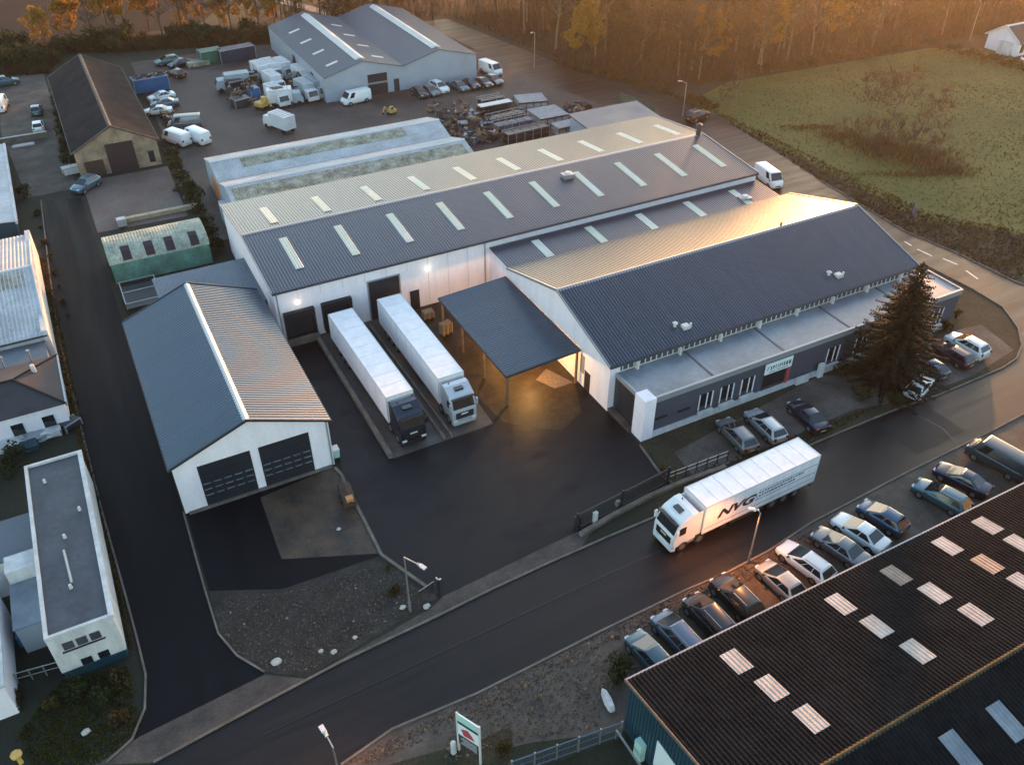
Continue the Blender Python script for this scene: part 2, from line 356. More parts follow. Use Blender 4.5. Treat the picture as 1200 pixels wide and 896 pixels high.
strip('dock_kerb_middle', [V((34.9, 19.5, 0)), V((35.3, -1.3, 0))], .22, .35, MT['kerb'])
strip('dock_kerb_inner', [V((35.75, 19.5, 0)), V((36.05, -1.3, 0))], .22, .35, MT['kerb'])
# worn lane paint on the back road and faint patch seams on the road
mk = MB()
for a, b in (((1075, 292), (1092, 300)), ((1105, 303), (1122, 310)), ((1132, 317), (1146, 327)), ((1060, 283), (1068, 288))):
    p, q = G(*a), G(*b); d = (q-p).normalized(); s = V((-d.y, d.x, 0))*.12
    mk.poly([(*(p+s).xy, .0125), (*(q+s).xy, .0125), (*(q-s).xy, .0125), (*(p-s).xy, .0125)])
struct('road_marking', mk, MT['trim_light'])

# repairs, seams and stains in the asphalt
pa = M('asphalt_repair', (.0125, .013, .0155), .65, spec=.3, var=.3, scale=.4, fine=.25, bscale=10)
pb = M('asphalt_tar', (.005, .005, .006), .4, spec=.5, var=.2)
for i, q in enumerate((((395, 480), (440, 545), (425, 560), (372, 500)), ((1030, 500), (1085, 474), (1130, 505), (1075, 532)))):
    sheet('asphalt_patch', px(*q), .0215, pa)
tm = MB()
def seam(*pts, w=.06):
    P = px(*pts)
    for a, b in zip(P[:-1], P[1:]):
        d = (b-a).normalized(); s = V((-d.y, d.x, 0))*w; tm.poly([(*(a+s).xy, .0245), (*(b+s).xy, .0245), (*(b-s).xy, .0245), (*(a-s).xy, .0245)])
seam((1063, 480), (1105, 502), (1130, 530)); seam((310, 860), (500, 772), (700, 678), (950, 566)); seam((838, 640), (905, 690), w=.05)
struct('tar_seam', tm, pb)
# ------------------------------------------------------------------ buildings
def gable_x(root, x0, x1, y0, yr, y1, he, hr, wall, roof, ov=.18, pitch=.33, amp=.075, trim=None, he1=None, cap=None):
    """hall with its ridge along x"""
    he1 = he if he1 is None else he1
    w = MB(); P = [(y0, 0), (y1, 0), (y1, he1-.1), (yr, hr-.1), (y0, he-.1)]
    w.loft([[(x, y, z) for y, z in P] for x in (x0, x1)])
    w.build('wall', wall, root)
    X0, X1 = x0-ov, x1+ov
    k0 = (hr-he)/(yr-y0); k1 = (hr-he1)/(y1-yr)
    e0 = (y0-ov, he-ov*k0); e1 = (y1+ov, he1-ov*k1)
    for e, nm in ((e0, 'near'), (e1, 'far')):
        r = MB()
        a, b, c, d = (X0, e[0], e[1]), (X1, e[0], e[1]), (X1, yr, hr), (X0, yr, hr)
        r.corr(a, b, c, d, pitch, amp, 0)
        r.slab(*[(p[0], p[1], p[2]-.012) for p in (a, b, c, d)], .12, 1)
        r.build('roof', [roof, trim or MT['trim_dark']], root)
    c = MB()
    c.loft([[(x, yr-.3, hr-.3*k0+.055), (x, yr, hr+.085), (x, yr+.3, hr-.3*k1+.055), (x, yr+.3, hr-.3*k1+.03), (x, yr, hr+.05), (x, yr-.3, hr-.3*k0+.03)] for x in (X0-.02, X1+.02)])
    c.build('ridge_cap', cap or trim or MT['trim'], root)
    for x in (X0, X1):
        v = MB()
        for e in (e0, e1):
            p, q = V((x, e[0], e[1]+.05)), V((x, yr, hr+.07)); v.bar(p, q, .12, .2)
        v.build('verge_trim', trim or MT['trim'], root)
    for e in (e0, e1):
        s = -1 if e is e0 else 1; g = MB()
        g.box(X0, X1, min(e[0], e[0]+s*.14), max(e[0], e[0]+s*.14), e[1]-.16, e[1]-.02)
        g.build('gutter', MT['trim_dark'], root)

def gable_y(root, x0, x1, y0, y1, he, hr, wall, roof, ov=.15, pitch=.36, amp=.06, trim=None, xr=None, slabm=None, cap=None):
    xr = (x0+x1)/2 if xr is None else xr
    w = MB(); P = [(x0, 0), (x1, 0), (x1, he-.1), (xr, hr-.1), (x0, he-.1)]
    w.loft([[(x, y, z) for x, z in P] for y in (y0, y1)]); w.build('wall', wall, root)
    Y0, Y1 = y0-ov, y1+ov
    es = []
    for xe in (x0, x1):
        k = (hr-he)/abs(xr-xe); s = -1 if xe < xr else 1
        e = (xe+s*ov, he-ov*k); es.append(e)
        a, b, c, d = (e[0], Y0, e[1]), (e[0], Y1, e[1]), (xr, Y1, hr), (xr, Y0, hr)
        r = MB(); r.corr(a, b, c, d, pitch, amp, 0); r.slab(*[(p[0], p[1], p[2]-.012) for p in (a, b, c, d)], .12, 1)
        r.build('roof', [roof, slabm or MT['trim_dark']], root)
    k = (hr-he)/(xr-x0)
    MB().loft([[(xr-.28, y, hr-.28*k+.055), (xr, y, hr+.08), (xr+.28, y, hr-.28*k+.055), (xr+.28, y, hr-.28*k+.03), (xr, y, hr+.05), (xr-.28, y, hr-.28*k+.03)] for y in (Y0-.02, Y1+.02)]).build('ridge_cap', cap or trim or MT['trim'], root)
    for y in (Y0, Y1):
        v = MB()
        for e in es: v.bar((e[0], y, e[1]+.045), (xr, y, hr+.065), .1, .17)
        v.build('verge_trim', trim or MT['trim_dark'], root)
    for e, s in zip(es, (-1, 1)): g = MB(); g.box(min(e[0], e[0]+s*.12), max(e[0], e[0]+s*.12), Y0, Y1, e[1]-.15, e[1]-.02); g.build('gutter', trim or MT['trim'], root)

def skylight(root, x0, x1, y0, y1, plane, m=None, amp=.075, pitch=.33):
    (ya, za), (yb, zb) = plane; k = (zb-za)/(yb-ya); Z = lambda y: za+(y-ya)*k
    up = amp+.012
    amp *= .45
    s = MB().corr((x0, y0, Z(y0)+up), (x1, y0, Z(y0)+up), (x1, y1, Z(y1)+up), (x0, y1, Z(y1)+up), pitch, amp)
    s.slab((x0, y0, Z(y0)+up-.004), (x1, y0, Z(y0)+up-.004), (x1, y1, Z(y1)+up-.004), (x0, y1, Z(y1)+up-.004), .05)
    return s.build('skylight', m or MT['sky_gl'], root)

def vent(root, p, kind=0):
    x, y, z = p
    if kind == 0:
        b = MB(); b.box(x-.35, x+.35, y-.3, y+.3, z-.25, z+.35); b.tube((x-.9, y+.5, z-.1), (x-.9, y+.5, z+.55), .16, n=10); b.tube((x-.9, y+.5, z+.55), (x-.9, y+.5, z+.7), .3, .08, n=10)
        b.tube((x+.5, y-.15, z-.3), (x+.5, y-.15, z+.5), .12, n=10)
        b.build('roof_vent', MT['trim_light'], root)
    elif kind == 1:
        b = MB(); b.box(x-.7, x+.7, y-.5, y+.5, z-.3, z+.5); b.box(x-.78, x+.78, y-.58, y+.58, z+.5, z+.6)
        b.build('roof_vent', MT['trim'], root)
        MB().tube((x, y, z+.6), (x, y, z+.85), .42, .3, 12).build('fan_cowl', MT['trim_light'], root)
    else:
        b = MB(); b.tube((x, y, z-.3), (x, y, z+1.3), .32, n=12); b.tube((x, y, z+1.3), (x, y, z+1.45), .45, .45, 12); b.tube((x, y, z+1.45), (x, y, z+1.65), .45, .1, 12)
        b.build('chimney', MT['trim_dark'], root)

# --- main hall
hx0, hx1, hy0, hyr, hy1, hhe, hhr = 26.43, 89.57, 20.65, 32.29, 43.40, 6.35, 7.48
hall = thing('warehouse', 'long white warehouse with dark ribbed roof and loading docks behind the lorries', 'warehouse', (58, 32, 0))
gable_x(hall, hx0, hx1, hy0, hyr, hy1, hhe, hhr, MT['white'], MT['anth'])
HN = ((hy0, hhe), (hyr, hhr)); HF = ((hyr, hhr), (hy1, hhe))
for i in range(10):
    x = 30.2+i*6.27
    skylight(hall, x-.45, x+.45, 23.6, 29.9, HN)
    skylight(hall, x-.45+.2, x+.45+.2, 33.7, 39.3, HF)
vent(hall, (*onroof(665, 208, hy0, hhe, hyr, hhr).xy, 7.1), 1)
vent(hall, (88.9, 32.2, 7.5), 2)
def wallrect(px0, py0, px1, py1, y):
    """photo rectangle on the wall plane y=const -> x0,x1,z0,z1"""
    o = []
    for a, b in ((px0, py0), (px1, py1)):
        d = ray(a, b); t = (y-CAM.y)/d.y; o.append(CAM+d*t)
    return o
yw = hy0
# dock bay with rubber surround
def dock(root, x0, x1, z1):
    MB().box(x0, x1, yw-.06, yw+.02, .05, z1).build('dock_door', MT['door_dk'], root)
    s = MB(); s.box(x0-.35, x0, yw-.5, yw-.005, .6, z1+.05); s.box(x1, x1+.35, yw-.5, yw-.005, .6, z1+.05); s.box(x0-.35, x1+.35, yw-.55, yw-.005, z1+.05, z1+.75)
    s.build('dock_shelter', MT['dock_dk'], root)
    MB().box(x0-.3, x1+.3, yw-.5, yw-.01, .3, .6).build('dock_bumper', MT['blk'], root)
MB().box(26.9, 30.3, yw-.95, yw-.56, 0, .75).build('dock_ledge', MT['kerb'], hall)
dock(hall, 27.35, 29.9, 3.0); dock(hall, 31.4, 34.0, 3.05)
a, b = wallrect(430, 331, 468, 372, yw)
dr = MB().box(36.45, 39.95, yw-.04, yw+.02, 0, 4.8); dr.build('roller_door', MT['door_dk'], hall)
MB().box(36.3, 36.45, yw-.1, yw-.003, 0, 4.95).box(39.95, 40.1, yw-.1, yw-.003, 0, 4.95).box(36.45, 39.95, yw-.1, yw-.003, 4.8, 4.95).build('door_frame', MT['trim'], hall)
MB().box(41.1, 42.2, yw-.05, yw+.02, 0, 2.35).build('door', MT['door_dk'], hall)
MB().box(26.6, 26.72, yw-.14, yw-.02, .2, 6.2).build('downpipe', MT['trim'], hall)
MB().box(50.35, 50.47, yw-.14, yw-.02, 1, 6.2).build('downpipe', MT['trim'], hall)
for x, z in ((28.7, 4.5), (43.4, 4.5)):
    o = MB().box(x-.22, x+.22, yw-.22, yw-.02, z, z+.14).build('wall_lamp', MT['lamp_on'], hall)
seam = MB()
for i in range(1, 26):
    x = hx0+i*(hx1-hx0)/26
    if x < 50.5: seam.box(x-.012, x+.012, yw-.018, yw-.002, 4.9 if 36 < x < 42.6 or 26.9 < x < 34.6 else .1, 6.1)
seam.build('panel_seam', MT['trim'], hall)

# --- valley roof between the halls
fx0, fx1, fy0, fyr, fy1, fhe, fhr = 50.76, 90.54, -4.76, 5.11, 15.37, 5.37, 8.22
link = thing('valley_building', 'flat dark linking building with short skylights between the two white halls', 'building', (70, 18, 0))
MB().box(fx0+.3, hx1-.1, fy1+.25, hy0-.06, 0, 5.0).build('wall', MT['white'], link)
r = MB(); r.corr((fx0+.1, 15.62, 5.1), (hx1, 15.62, 5.1), (hx1, hy0-.2, 5.42), (fx0+.1, hy0-.2, 5.42), .33, .065, 0)
r.build('roof', MT['anth'], link)
for i in range(5):
    x = 56.3+i*7.1
    s = MB().corr((x-.5, 15.75, 5.19), (x+.5, 15.75, 5.19), (x+.5, 19.6, 5.43), (x-.5, 19.6, 5.43), .33, .03).build('skylight', MT['sky_gl'], link)

# --- front hall
fh = thing('front_hall', 'white gabled hall with dark ribbed roof behind the low grey office', 'warehouse', (70, 5, 0))
gable_x(fh, fx0, fx1, fy0, fyr, fy1, fhe, fhr, MT['white'], MT['anth'])
vent(fh, onroof(803, 384, fy0, fhe, fyr, fhr), 0); vent(fh, onroof(982, 324, fy0, fhe, fyr, fhr), 0)
vent(fh, onroof(872, 236, fyr, fhr, fy1, fhe), 1)
b = onroof(915, 265, fyr, fhr, fy1, fhe)
MB().tube(b+V((0, 0, -.2)), b+V((0, 0, .5)), .12, n=8).build('roof_vent', MT['trim_dark'], fh)
MB().box(fx0-.03, fx0-.004, -1.6, -.6, 0, 2.2).build('door', MT['door_dk'], fh)
MB().box(fx0-.06, fx0-.006, -.45, .2, 1.6, 3.6).build('wall_vent', MT['trim'], fh)
cl = MB().box(51.9, fx1-.4, fy0-.05, fy0-.004, 4.45, 5.1).build('clerestory_window', MT['glass_lit'], fh)
for i in range(0, 60):
    x = 52.1+i*.64
    if x < fx1-.4: MB().box(x-.05, x+.05, fy0-.09, fy0-.052, 4.45, 5.1).build('mullion', MT['trim_light'], cl)
MB().box(51.9, fx1-.4, fy0-.085, fy0-.052, 4.36, 4.449).build('sill', MT['trim_light'], cl)
for i in range(8):
    x = 53.6+i*4.9
    MB().box(x-.09, x+.09, fy0-.5, fy0-.09, 4.2, 5.15).build('roof_strut', MT['trim_light'], fh)

# --- office
ox0, ox1, oy0, oy1, oh = 51.24, 92.33, -9.73, -4.9, 4.3
off = thing('office_building', 'low grey flat roofed office with white plinth and pale sign over its entrance', 'office', (72, -7, 0))
MB().box(ox0+.25, ox1, oy0+.15, fy0-.01, .45, oh-.12).build('wall', MT['grey_clad'], off)
MB().box(ox0+.3, ox1-.1, oy0+.25, fy0-.02, oh-.12, oh).build('roof', MT['flat_roof'], off)
pp = MB(); pp.box(ox0+.2, ox1+.03, oy0, oy0+.25, oh-.45, oh+.16); pp.box(ox1-.1, ox1+.05, oy0+.25, fy0-.12, oh-.45, oh+.16); pp.box(ox0+.1, ox0+.3, oy0+.25, fy0-.12, oh-.35, oh+.1)
pp.build('parapet', MT['trim'], off)
for x in (59.2, 67.8, 76.4, 84.5): MB().box(x-.1, x+.1, oy0+.3, fy0-.1, oh, oh+.05).build('roof_seam', MT['bit_dark'], off)
MB().box(ox0-.15, ox0+1.1, oy0-.25, oy0+1.3, .0, oh+.35).build('corner_pillar', MT['white'], off)
MB().box(ox0+.15, ox0+.245, oy0+1.3, fy0-.1, .5, oh-.4).build('side_door', MT['door_dk'], off)
MB().box(ox0+1.1, ox1-.85, oy0-.22, oy0+.149, 0, .42).build('plinth', MT['white_old'], off)
MB().box(ox0-.4, ox0+.2, oy0+1.32, fy0+3.5, .0, .35).build('ramp_wall', MT['apron'], off)
for i, x in enumerate((58.6, 61.1, 63.6, 74.6, 78.4, 82.2, 86.0, 89.6)):
    wn = MB().box(x-.85, x+.55, oy0+.09, oy0+.148, 1.0, 2.75).build('window', MT['glass'], off)
    f = MB(); f.box(x-.06, x+.02, oy0+.02, oy0+.086, .95, 2.8); f.box(x-.95, x-.86, oy0+.02, oy0+.086, .95, 2.8); f.box(x+.56, x+.65, oy0+.02, oy0+.086, .95, 2.8)
    f.build('frame', MT['white'], wn)
    MB().box(x-1.0, x+.7, oy0-.32, oy0+.01, .43, .85).build('planter_box', MT['white_old'], off)
for x, z in ((53.4, 1.75), (56.0, 1.65)):
    MB().box(x-.7, x+.7, oy0+.1, oy0+.149, z-.12, z+.12).build('vent_slot', MT['dock_dk'], off)
MB().box(65.5, 68.3, oy0+.1, oy0+.149, .43, 2.6).build('entrance_door', MT['glass'], off)
MB().box(68.45, 68.75, oy0+.0, oy0+.14, .45, 2.6).build('entrance_post', MT['logo_red'], off)
sg = MB().box(65.3, 68.7, oy0-.1, oy0-.01, 2.5, 3.75).build('sign_panel', MT['sign_white'], off)
gl = MB(); rng = random.Random(5); x = 65.55
while x < 68.3:
    w = rng.choice((.12, .26, .3, .2))
    if rng.random() < .82:
        z0, z1 = 2.95, 3.4
        gl.box(x, x+.07, oy0-.115, oy0-.102, z0, z1)
        if w > .15: gl.box(x+.07, x+w-.05, oy0-.115, oy0-.102, rng.choice((z0, (z0+z1)/2-.03, z1-.07)), rng.choice((z1, (z0+z1)/2+.04)))
    x += w+.09
gl.build('lettering', MT['grey_clad'], sg)
b = MB(); b.box(65.8, 66.6, oy0-.115, oy0-.102, 2.68, 2.75); b.box(66.8, 68.2, oy0-.115, oy0-.102, 2.68, 2.75); MB().box(69.6, 71.2, oy0-.5, oy0-.23, 0, .8).build('planter_box', MT['white_old'], off); MB().box(72.4, 73.0, oy0-.6, oy0-.23, 0, 1.6).build('planter_box', MT['white_old'], off); b.build('small_print', MT['grey_clad'], sg)

# --- canopy
cx0, cx1, cy0, cy1 = 42.49, 50.6, .17, 15.8
cp = thing('canopy', 'dark ribbed lean-to canopy on posts against the white gable wall', 'canopy', (46.5, 8, 0))
r = MB(); r.corr((cx0, cy0, 3.78), (cx0, cy1, 3.78), (cx1, cy1, 4.22), (cx1, cy0, 4.22), .33, .065, 0)
r.slab((cx0, cy0, 3.768), (cx0, cy1, 3.768), (cx1, cy1, 4.208), (cx1, cy0, 4.208), .1, 1)
r.build('roof', [MT['anth_x'], MT['trim_dark']], cp)
MB().bar((cx0, cy0-.04, 3.7), (cx1, cy0-.04, 4.14), .08, .26).bar((cx0-.04, cy0, 3.7), (cx0-.04, cy1, 3.7), .08, .26).build('fascia', MT['trim_dark'], cp)
for y in (.4, 5.4, 10.4, 15.4):
    MB().box(cx0+.12, cx0+.32, y-.1, y+.1, 0, 3.64).build('post', MT['wood'], cp)
    MB().bar((cx0+.1, y, 3.55), (cx1-.1, y, 3.98), .14, .22).build('beam', MT['wood'], cp)
MB().box(cx1-.32, cx1-.12, .3, .5, 0, 4.05).build('post', MT['wood'], cp)
MB().box(46.2, 46.8, 5.25, 5.55, 3.46, 3.56).build('ceiling_lamp', MT['lamp_on'], cp)
MB().box(48.6, 49.2, 10.2, 10.6, 3.5, 3.6).build('ceiling_lamp', MT['lamp_on'], cp)
# pallet stacks and a table by the canopy posts
pw = M('pallet_wood', (.3, .22, .14), .8, var=.2, scale=2)
def pallet_stack(p, n, label, rz=0):
    t = thing('pallet_stack', label, 'pallets', (0, 0, 0), rz, 'pallet stacks in the loading yard')
    for k in range(n):
        m = MB()
        for i in range(5): m.box(-.6, .6, -.4+i*.18, -.32+i*.18+.05, k*.145+.115, k*.145+.138)
        for x in (-.55, 0, .55): m.box(x-.05, x+.05, -.4, .45, k*.145, k*.145+.113)
        m.build('pallet', pw, t)
    t.location = p
    return t
pallet_stack((*G(502, 372).xy, .02), 6, 'low pallet stack beside the small grey door of the warehouse')
pallet_stack((*G(523, 390).xy, .02), 9, 'taller pallet stack at the second canopy post', .2)

# --- garage annex
ax0, ax1, ay0, ay1, ahe, ahr = 12.35, 25.3, .25, 24.0, 5.2, 7.75
an = thing('garage_building', 'white garage with two dark sectional doors and blue grey gable roof', 'garage', (18.8, 12, 0))
gable_y(an, ax0, ax1, ay0, ay1, ahe, ahr, MT['white'], MT['anth_x'], ov=.22, trim=MT['trim_dark'], cap=MT['trim_light'])
for i, (x0, x1) in enumerate(((14.2, 18.5), (19.2, 23.5))):
    d = MB(); d.box(x0, x1, ay0-.05, ay0+.02, .12, 4.5)
    for k in range(1, 7): d.box(x0, x1, ay0-.065, ay0-.052, .12+k*.625-.012, .12+k*.625+.012, 1)
    dd = d.build('garage_door', [MT['door_dk'], MT['trim_dark']], an)
    for k in (1.2, 1.82, 2.44):
        g = MB()
        for j in range(5):
            w = (x1-x0)/5; g.box(x0+j*w+.12, x0+(j+1)*w-.12, ay0-.075, ay0-.052, k, k+.1)
        g.build('window', MT['flat_roof'], dd)
MB().box(ax1-.25, ax1-.13, ay0-.14, ay0-.02, .1, 5.0).build('downpipe', MT['trim'], an)
MB().box(ax0+.3, ax1-.3, ay0-.35, ay0-.02, 0, .12).build('door_sill', MT['kerb'], an)
MB().box(ax0-.05, ax1+.05, ay0+.01, ay1, 0, .35).build('plinth', MT['trim_dark'], an)

# --- flat annex behind the garage and open frame bin
fa = thing('flat_annex', 'low blue grey flat roofed annex between the garage and the green shed', 'annex', (21, 28, 0))
MB().box(16.4, 26.3, 25.0, 34.5, 0, 3.2).build('wall', MT['white_old'], fa)
r = MB(); r.corr((16.2, 24.8, 3.25), (26.4, 24.8, 3.25), (26.4, 34.7, 3.45), (16.2, 34.7, 3.45), .3, .04, 0); r.slab((16.2, 24.8, 3.24), (26.4, 24.8, 3.24), (26.4, 34.7, 3.44), (16.2, 34.7, 3.44), .15, 0)
r.build('roof', M('blue_grey_sheet', (.09, .125, .17), .45, metal=.2, var=.15), fa)
bn = thing('trailer_frame', 'dark open trailer with pale side rails beside the garage wall', 'trailer')
m = MB(); m.box(-1.9, 1.9, -2.6, 2.6, .7, .85); m.build('bed', MT['steel_dk'], bn)
m = MB()
for x in (-1.9, 1.9): m.bar((x, -2.6, 1.5), (x, 2.6, 1.5), .08); [m.bar((x, y, .8), (x, y, 1.5), .06) for y in (-2.6, -.9, .9, 2.6)]
for y in (-2.6, 0, 2.6): m.bar((-1.9, y, 1.5), (1.9, y, 1.5), .08)
m.build('side_rail', MT['steel'], bn)
for x in (-1.5, 1.5): MB().tube((x-.12, 0, .4), (x+.12, 0, .4), .4, n=12).build('wheel', MT['tyre'], bn)
bn.location = (*G(168, 352).xy, 0)

# --- green shed
gs = thing('green_shed', 'weathered green sheet shed with rounded roof and dark roof openings', 'shed', (18, 44.5, 0))
x0, x1, y0, y1 = 12.5, 23.9, 41.8, 48.2
prof = []
for k in range(9):
    a = math.pi*k/8; prof.append(((y0+y1)/2-math.cos(a)*(y1-y0)/2, 2.5+math.sin(a)*1.5))
MB().loft([[(x, y0, 0), (x, y1, 0)]+[(x, y, z-.05) for y, z in prof[::-1]] for x in (x0+.08, x1-.08)]).build('wall', MT['green_shed'], gs)
r = MB()
for (ya, za), (yb, zb) in zip(prof[:-1], prof[1:]): r.corr((x0, ya, za), (x1, ya, za), (x1, yb, zb), (x0, yb, zb), .35, .04)
r.build('roof', MT['green_pale'], gs)
def rp(k): i = int(k); t = k-i; return V((0, prof[i][0]*(1-t)+prof[i+1][0]*t, prof[i][1]*(1-t)+prof[i+1][1]*t))
for x in (14.6, 17.2, 19.5, 22.3):
    o = MB(); lo, hi = [], []
    for kk in (.4, 1., 2., 2.7):
        q = rp(kk); c = V((0, (y0+y1)/2, 2.2)); n = (q-c).normalized()*.06; q = q+n
        lo.append((x-.5, q.y, q.z)); hi.append((x+.5, q.y, q.z))
    for i in range(3): o.slab(lo[i], hi[i], hi[i+1], lo[i+1], .05)
    o.build('roof_window', MT['door_plum'], gs)
MB().box(x0-.05, x0+.02, y0+1.2, y1-1.5, 0, 2.3).build('door', MT['trim_dark'], gs)

# --- pale blue twin shed
bs = thing('fibre_cement_shed', 'long pale blue grey shed with mossy skylight bands behind the warehouse', 'shed', (45, 56, 0))
S0, S1 = 28.3, 62.3
def ridge_shed(y0, yr, y1, he, hr):
    MB().loft([[(x, y0, 0), (x, y1, 0), (x, y1, he-.1), (x, yr, hr-.1), (x, y0, he-.1)] for x in (S0+.1, S1-.1)]).build('wall', MT['hall_grey'], bs)
    for e in (y0-.1, y1+.1):
        r = MB(); r.corr((S0, e, he), (S1, e, he), (S1, yr, hr), (S0, yr, hr), .36, .04); r.slab((S0, e, he-.01), (S1, e, he-.01), (S1, yr, hr-.01), (S0, yr, hr-.01), .06); r.build('roof', MT['asb'], bs)
ridge_shed(46.2, 51.2, 55.6, 3.9, 5.2); ridge_shed(55.9, 60.2, 64.6, 3.9, 5.1)
skylight(bs, S0+.6, S1-.8, 47.7, 50.3, ((46.1, 3.9), (51.2, 5.2)), MT['asb_dirty'], .04, .36)
skylight(bs, S0+4, S1-6, 57.8, 59.6, ((55.8, 3.9), (60.2, 5.1)), MT['asb_dirty'], .04, .36)
for y, z in ((51.2, 5.26), (60.2, 5.16)):
    MB().loft([[(x, y-.35, z-.09), (x, y, z+.05), (x, y+.35, z-.09), (x, y, z-.02)] for x in (S0-.03, S1+.03)]).build('ridge_cap', MT['trim_light'], bs)
MB().box(S0+.04, S0+.098, 57, 61, .1, 3).build('door', MT['orange'], bs)
MB().box(S0-.9, S0+.1, 46.5, 53, 0, 2.6).build('side_lean_to', MT['hall_grey'], bs)

# --- small flat building behind the warehouse
sb = thing('small_flat_building', 'small building with plain blue grey sloped roof behind the far end of the warehouse', 'building', (88, 52, 0))
MB().loft([[(x, 48, 0), (x, 56, 0), (x, 56, 3.0), (x, 48, 3.0)] for x in (83, 95.3)]).build('wall', MT['hall_grey'], sb)
MB().slab((82.7, 47.8, 3.1), (95.6, 47.8, 3.1), (95.6, 56.2, 3.7), (82.7, 56.2, 3.7), .2).build('roof', MT['roof_slate'], sb)

# --- barn
bn = thing('brick_barn', 'old brick barn with long dark roof and plum coloured doors', 'barn', (18, 93, 0))
gable_y(bn, 12.4, 23.7, 75.2, 112, 4.0, 6.9, MT['barn_brick'], MT['barn_roof'], ov=.3, pitch=.5, amp=.02, trim=MT['old_trim'])
MB().box(16.6, 20.4, 75.12, 75.22, 0, 4.3).build('barn_door', MT['door_plum'], bn)
MB().box(13.3, 15.9, 75.12, 75.22, 0, 2.3).build('barn_door', MT['rustm'], bn)
w_ = MB().box(22.1, 22.9, 75.1, 75.22, .6, 2.2).build('window', MT['glass'], bn)
MB().box(22.0, 23.0, 75.05, 75.098, 2.2, 2.35).build('lintel', MT['teal'], w_)

# --- back grey hall (two gables side by side)
bh = thing('grey_hall', 'grey sheet metal hall with twin gabled roof and pale ridge skylights', 'warehouse', (66, 101, 0))
X = [(53.6, 60.8, 68.0), (68.0, 75.2, 82.5)]; Y0, Y1 = 88.8, 124.0; he, hr = 4.3, 6.2
for x0, xm, x1 in X:
    MB().loft([[(x0, y, 0), (x1, y, 0), (x1, y, he-.1), (xm, y, hr-.1), (x0, y, he-.1)] for y in (Y0, Y1)]).build('wall', MT['hall_grey'], bh)
    for xe in (x0, x1):
        r = MB(); r.corr((xe, Y0-.2, he), (xe, Y1+.2, he), (xm, Y1+.2, hr), (xm, Y0-.2, hr), .4, .04); r.slab((xe, Y0-.2, he-.01), (xe, Y1+.2, he-.01), (xm, Y1+.2, hr-.01), (xm, Y0-.2, hr-.01), .12); r.build('roof', MT['roof_slate'], bh)
    MB().loft([[(xm-.9, y, hr-.12), (xm, y, hr+.3), (xm+.9, y, hr-.12)] for y in (Y0+1.2, Y1-2)]).build('ridge_skylight', MT['trim_light'], bh)
    if x0 < 60:
        for i in range(4):
            for sx in (-1, 1):
                y = 93+i*7.5; k = (hr-he)/(xm-x0); xa, xb = xm+sx*3.2, xm+sx*5.3
                za, zb = hr-3.2*k+.06, hr-5.3*k+.06
                MB().slab((xa, y-.4, za), (xa, y+.4, za), (xb, y+.4, zb), (xb, y-.4, zb), .05).build('skylight', MT['sky_gl'], bh)
d = MB().box(61.4, 65.0, Y0-.06, Y0+.02, 0, 3.6); d.build('roller_door', MT['door_dk'], bh)
MB().box(61.4, 65.0, Y0-.08, Y0-.062, 1.9, 2.2).build('door_window', MT['trim'], bh)
MB().box(66.2, 67.2, Y0-.06, Y0+.02, 0, 2.2).build('door', MT['trim_dark'], bh)
for y in (95, 106): MB().box(53.5, 53.62, y, y+1.6, 0, 3.2).build('side_door', MT['trim_dark'], bh)

# --- left: white ribbed shed
ls = thing('pale_shed', 'pale ribbed roof shed with grey side wall at the left edge of the street', 'shed', (0, 42, 0))
gable_x(ls, -12, 4.8, 29, 41, 53, 3.2, 5.0, MT['white_old'], MT['asb'], ov=.15, pitch=.4, trim=MT['trim_light'])
skylight(ls, -11, 3.9, 37.6, 40.2, ((29, 3.2), (41, 5.0)), MT['asb_dirty'], .04, .4)
MB().box(4.55, 5.1, 28.8, 53.2, 0, 3.7).build('parapet', MT['white_old'], ls)
lf = thing('flat_extension', 'flat dark blue roofed extension with two thin pipes below the pale shed', 'building', (1, 27, 0))
MB().box(-12, 4.5, 25.2, 28.7, 0, 2.5).build('wall', MT['hall_grey'], lf); MB().box(-12, 4.6, 25.1, 28.72, 2.5, 2.62).build('roof', MT['roof_slate'], lf)
for x in (.8, 3.2): MB().tube((x, 25.0, 0), (x, 25.0, 4.0), .09, n=8).tube((x, 25.0, 4.0), (x, 25.0, 4.2), .16, n=8).build('flue_pipe', MT['steel'], lf)
# --- dark hip-roofed house
hh = thing('hip_roof_house', 'white walled house with dark brown hipped roof beside the street', 'house', (-1, 20, 0))
MB().box(-11, 5.2, 16.7, 24.6, 0, 2.9).build('wall', MT['white'], hh)
m = MB(); e = [(-11.4, 16.3, 2.9), (5.5, 16.3, 2.9), (5.5, 25, 2.9), (-11.4, 25, 2.9)]; t = [(-7, 20.6, 4.1), (1.6, 20.6, 4.1)]
m.add(e+t, [(0, 1, 5, 4), (1, 2, 5), (2, 3, 4, 5), (3, 0, 4), (3, 2, 1, 0)]); m.build('roof', MT['brown_roof'], hh)
m = MB()
for p, q in ((1, 5), (2, 5), (4, 5)): m.bar(V((e+t)[p])+V((0, 0, .05)), V((e+t)[q])+V((0, 0, .05)), .16, .1)
m.build('ridge_tile', MT['barn_roof'], hh)
MB().box(5.4, 5.56, 16.2, 25.1, 2.75, 2.98).build('verge_trim', MT['steel'], hh)
MB().tube((3.4, 22, 3.2), (3.4, 22, 4.3), .22, .2, 10).build('chimney_cowl', MT['trim_light'], hh)
for x in (-8, -5, -2, 1, 3.6): MB().box(x-.5, x+.5, 16.62, 16.69, .7, 1.9).build('window', MT['glass'], hh)
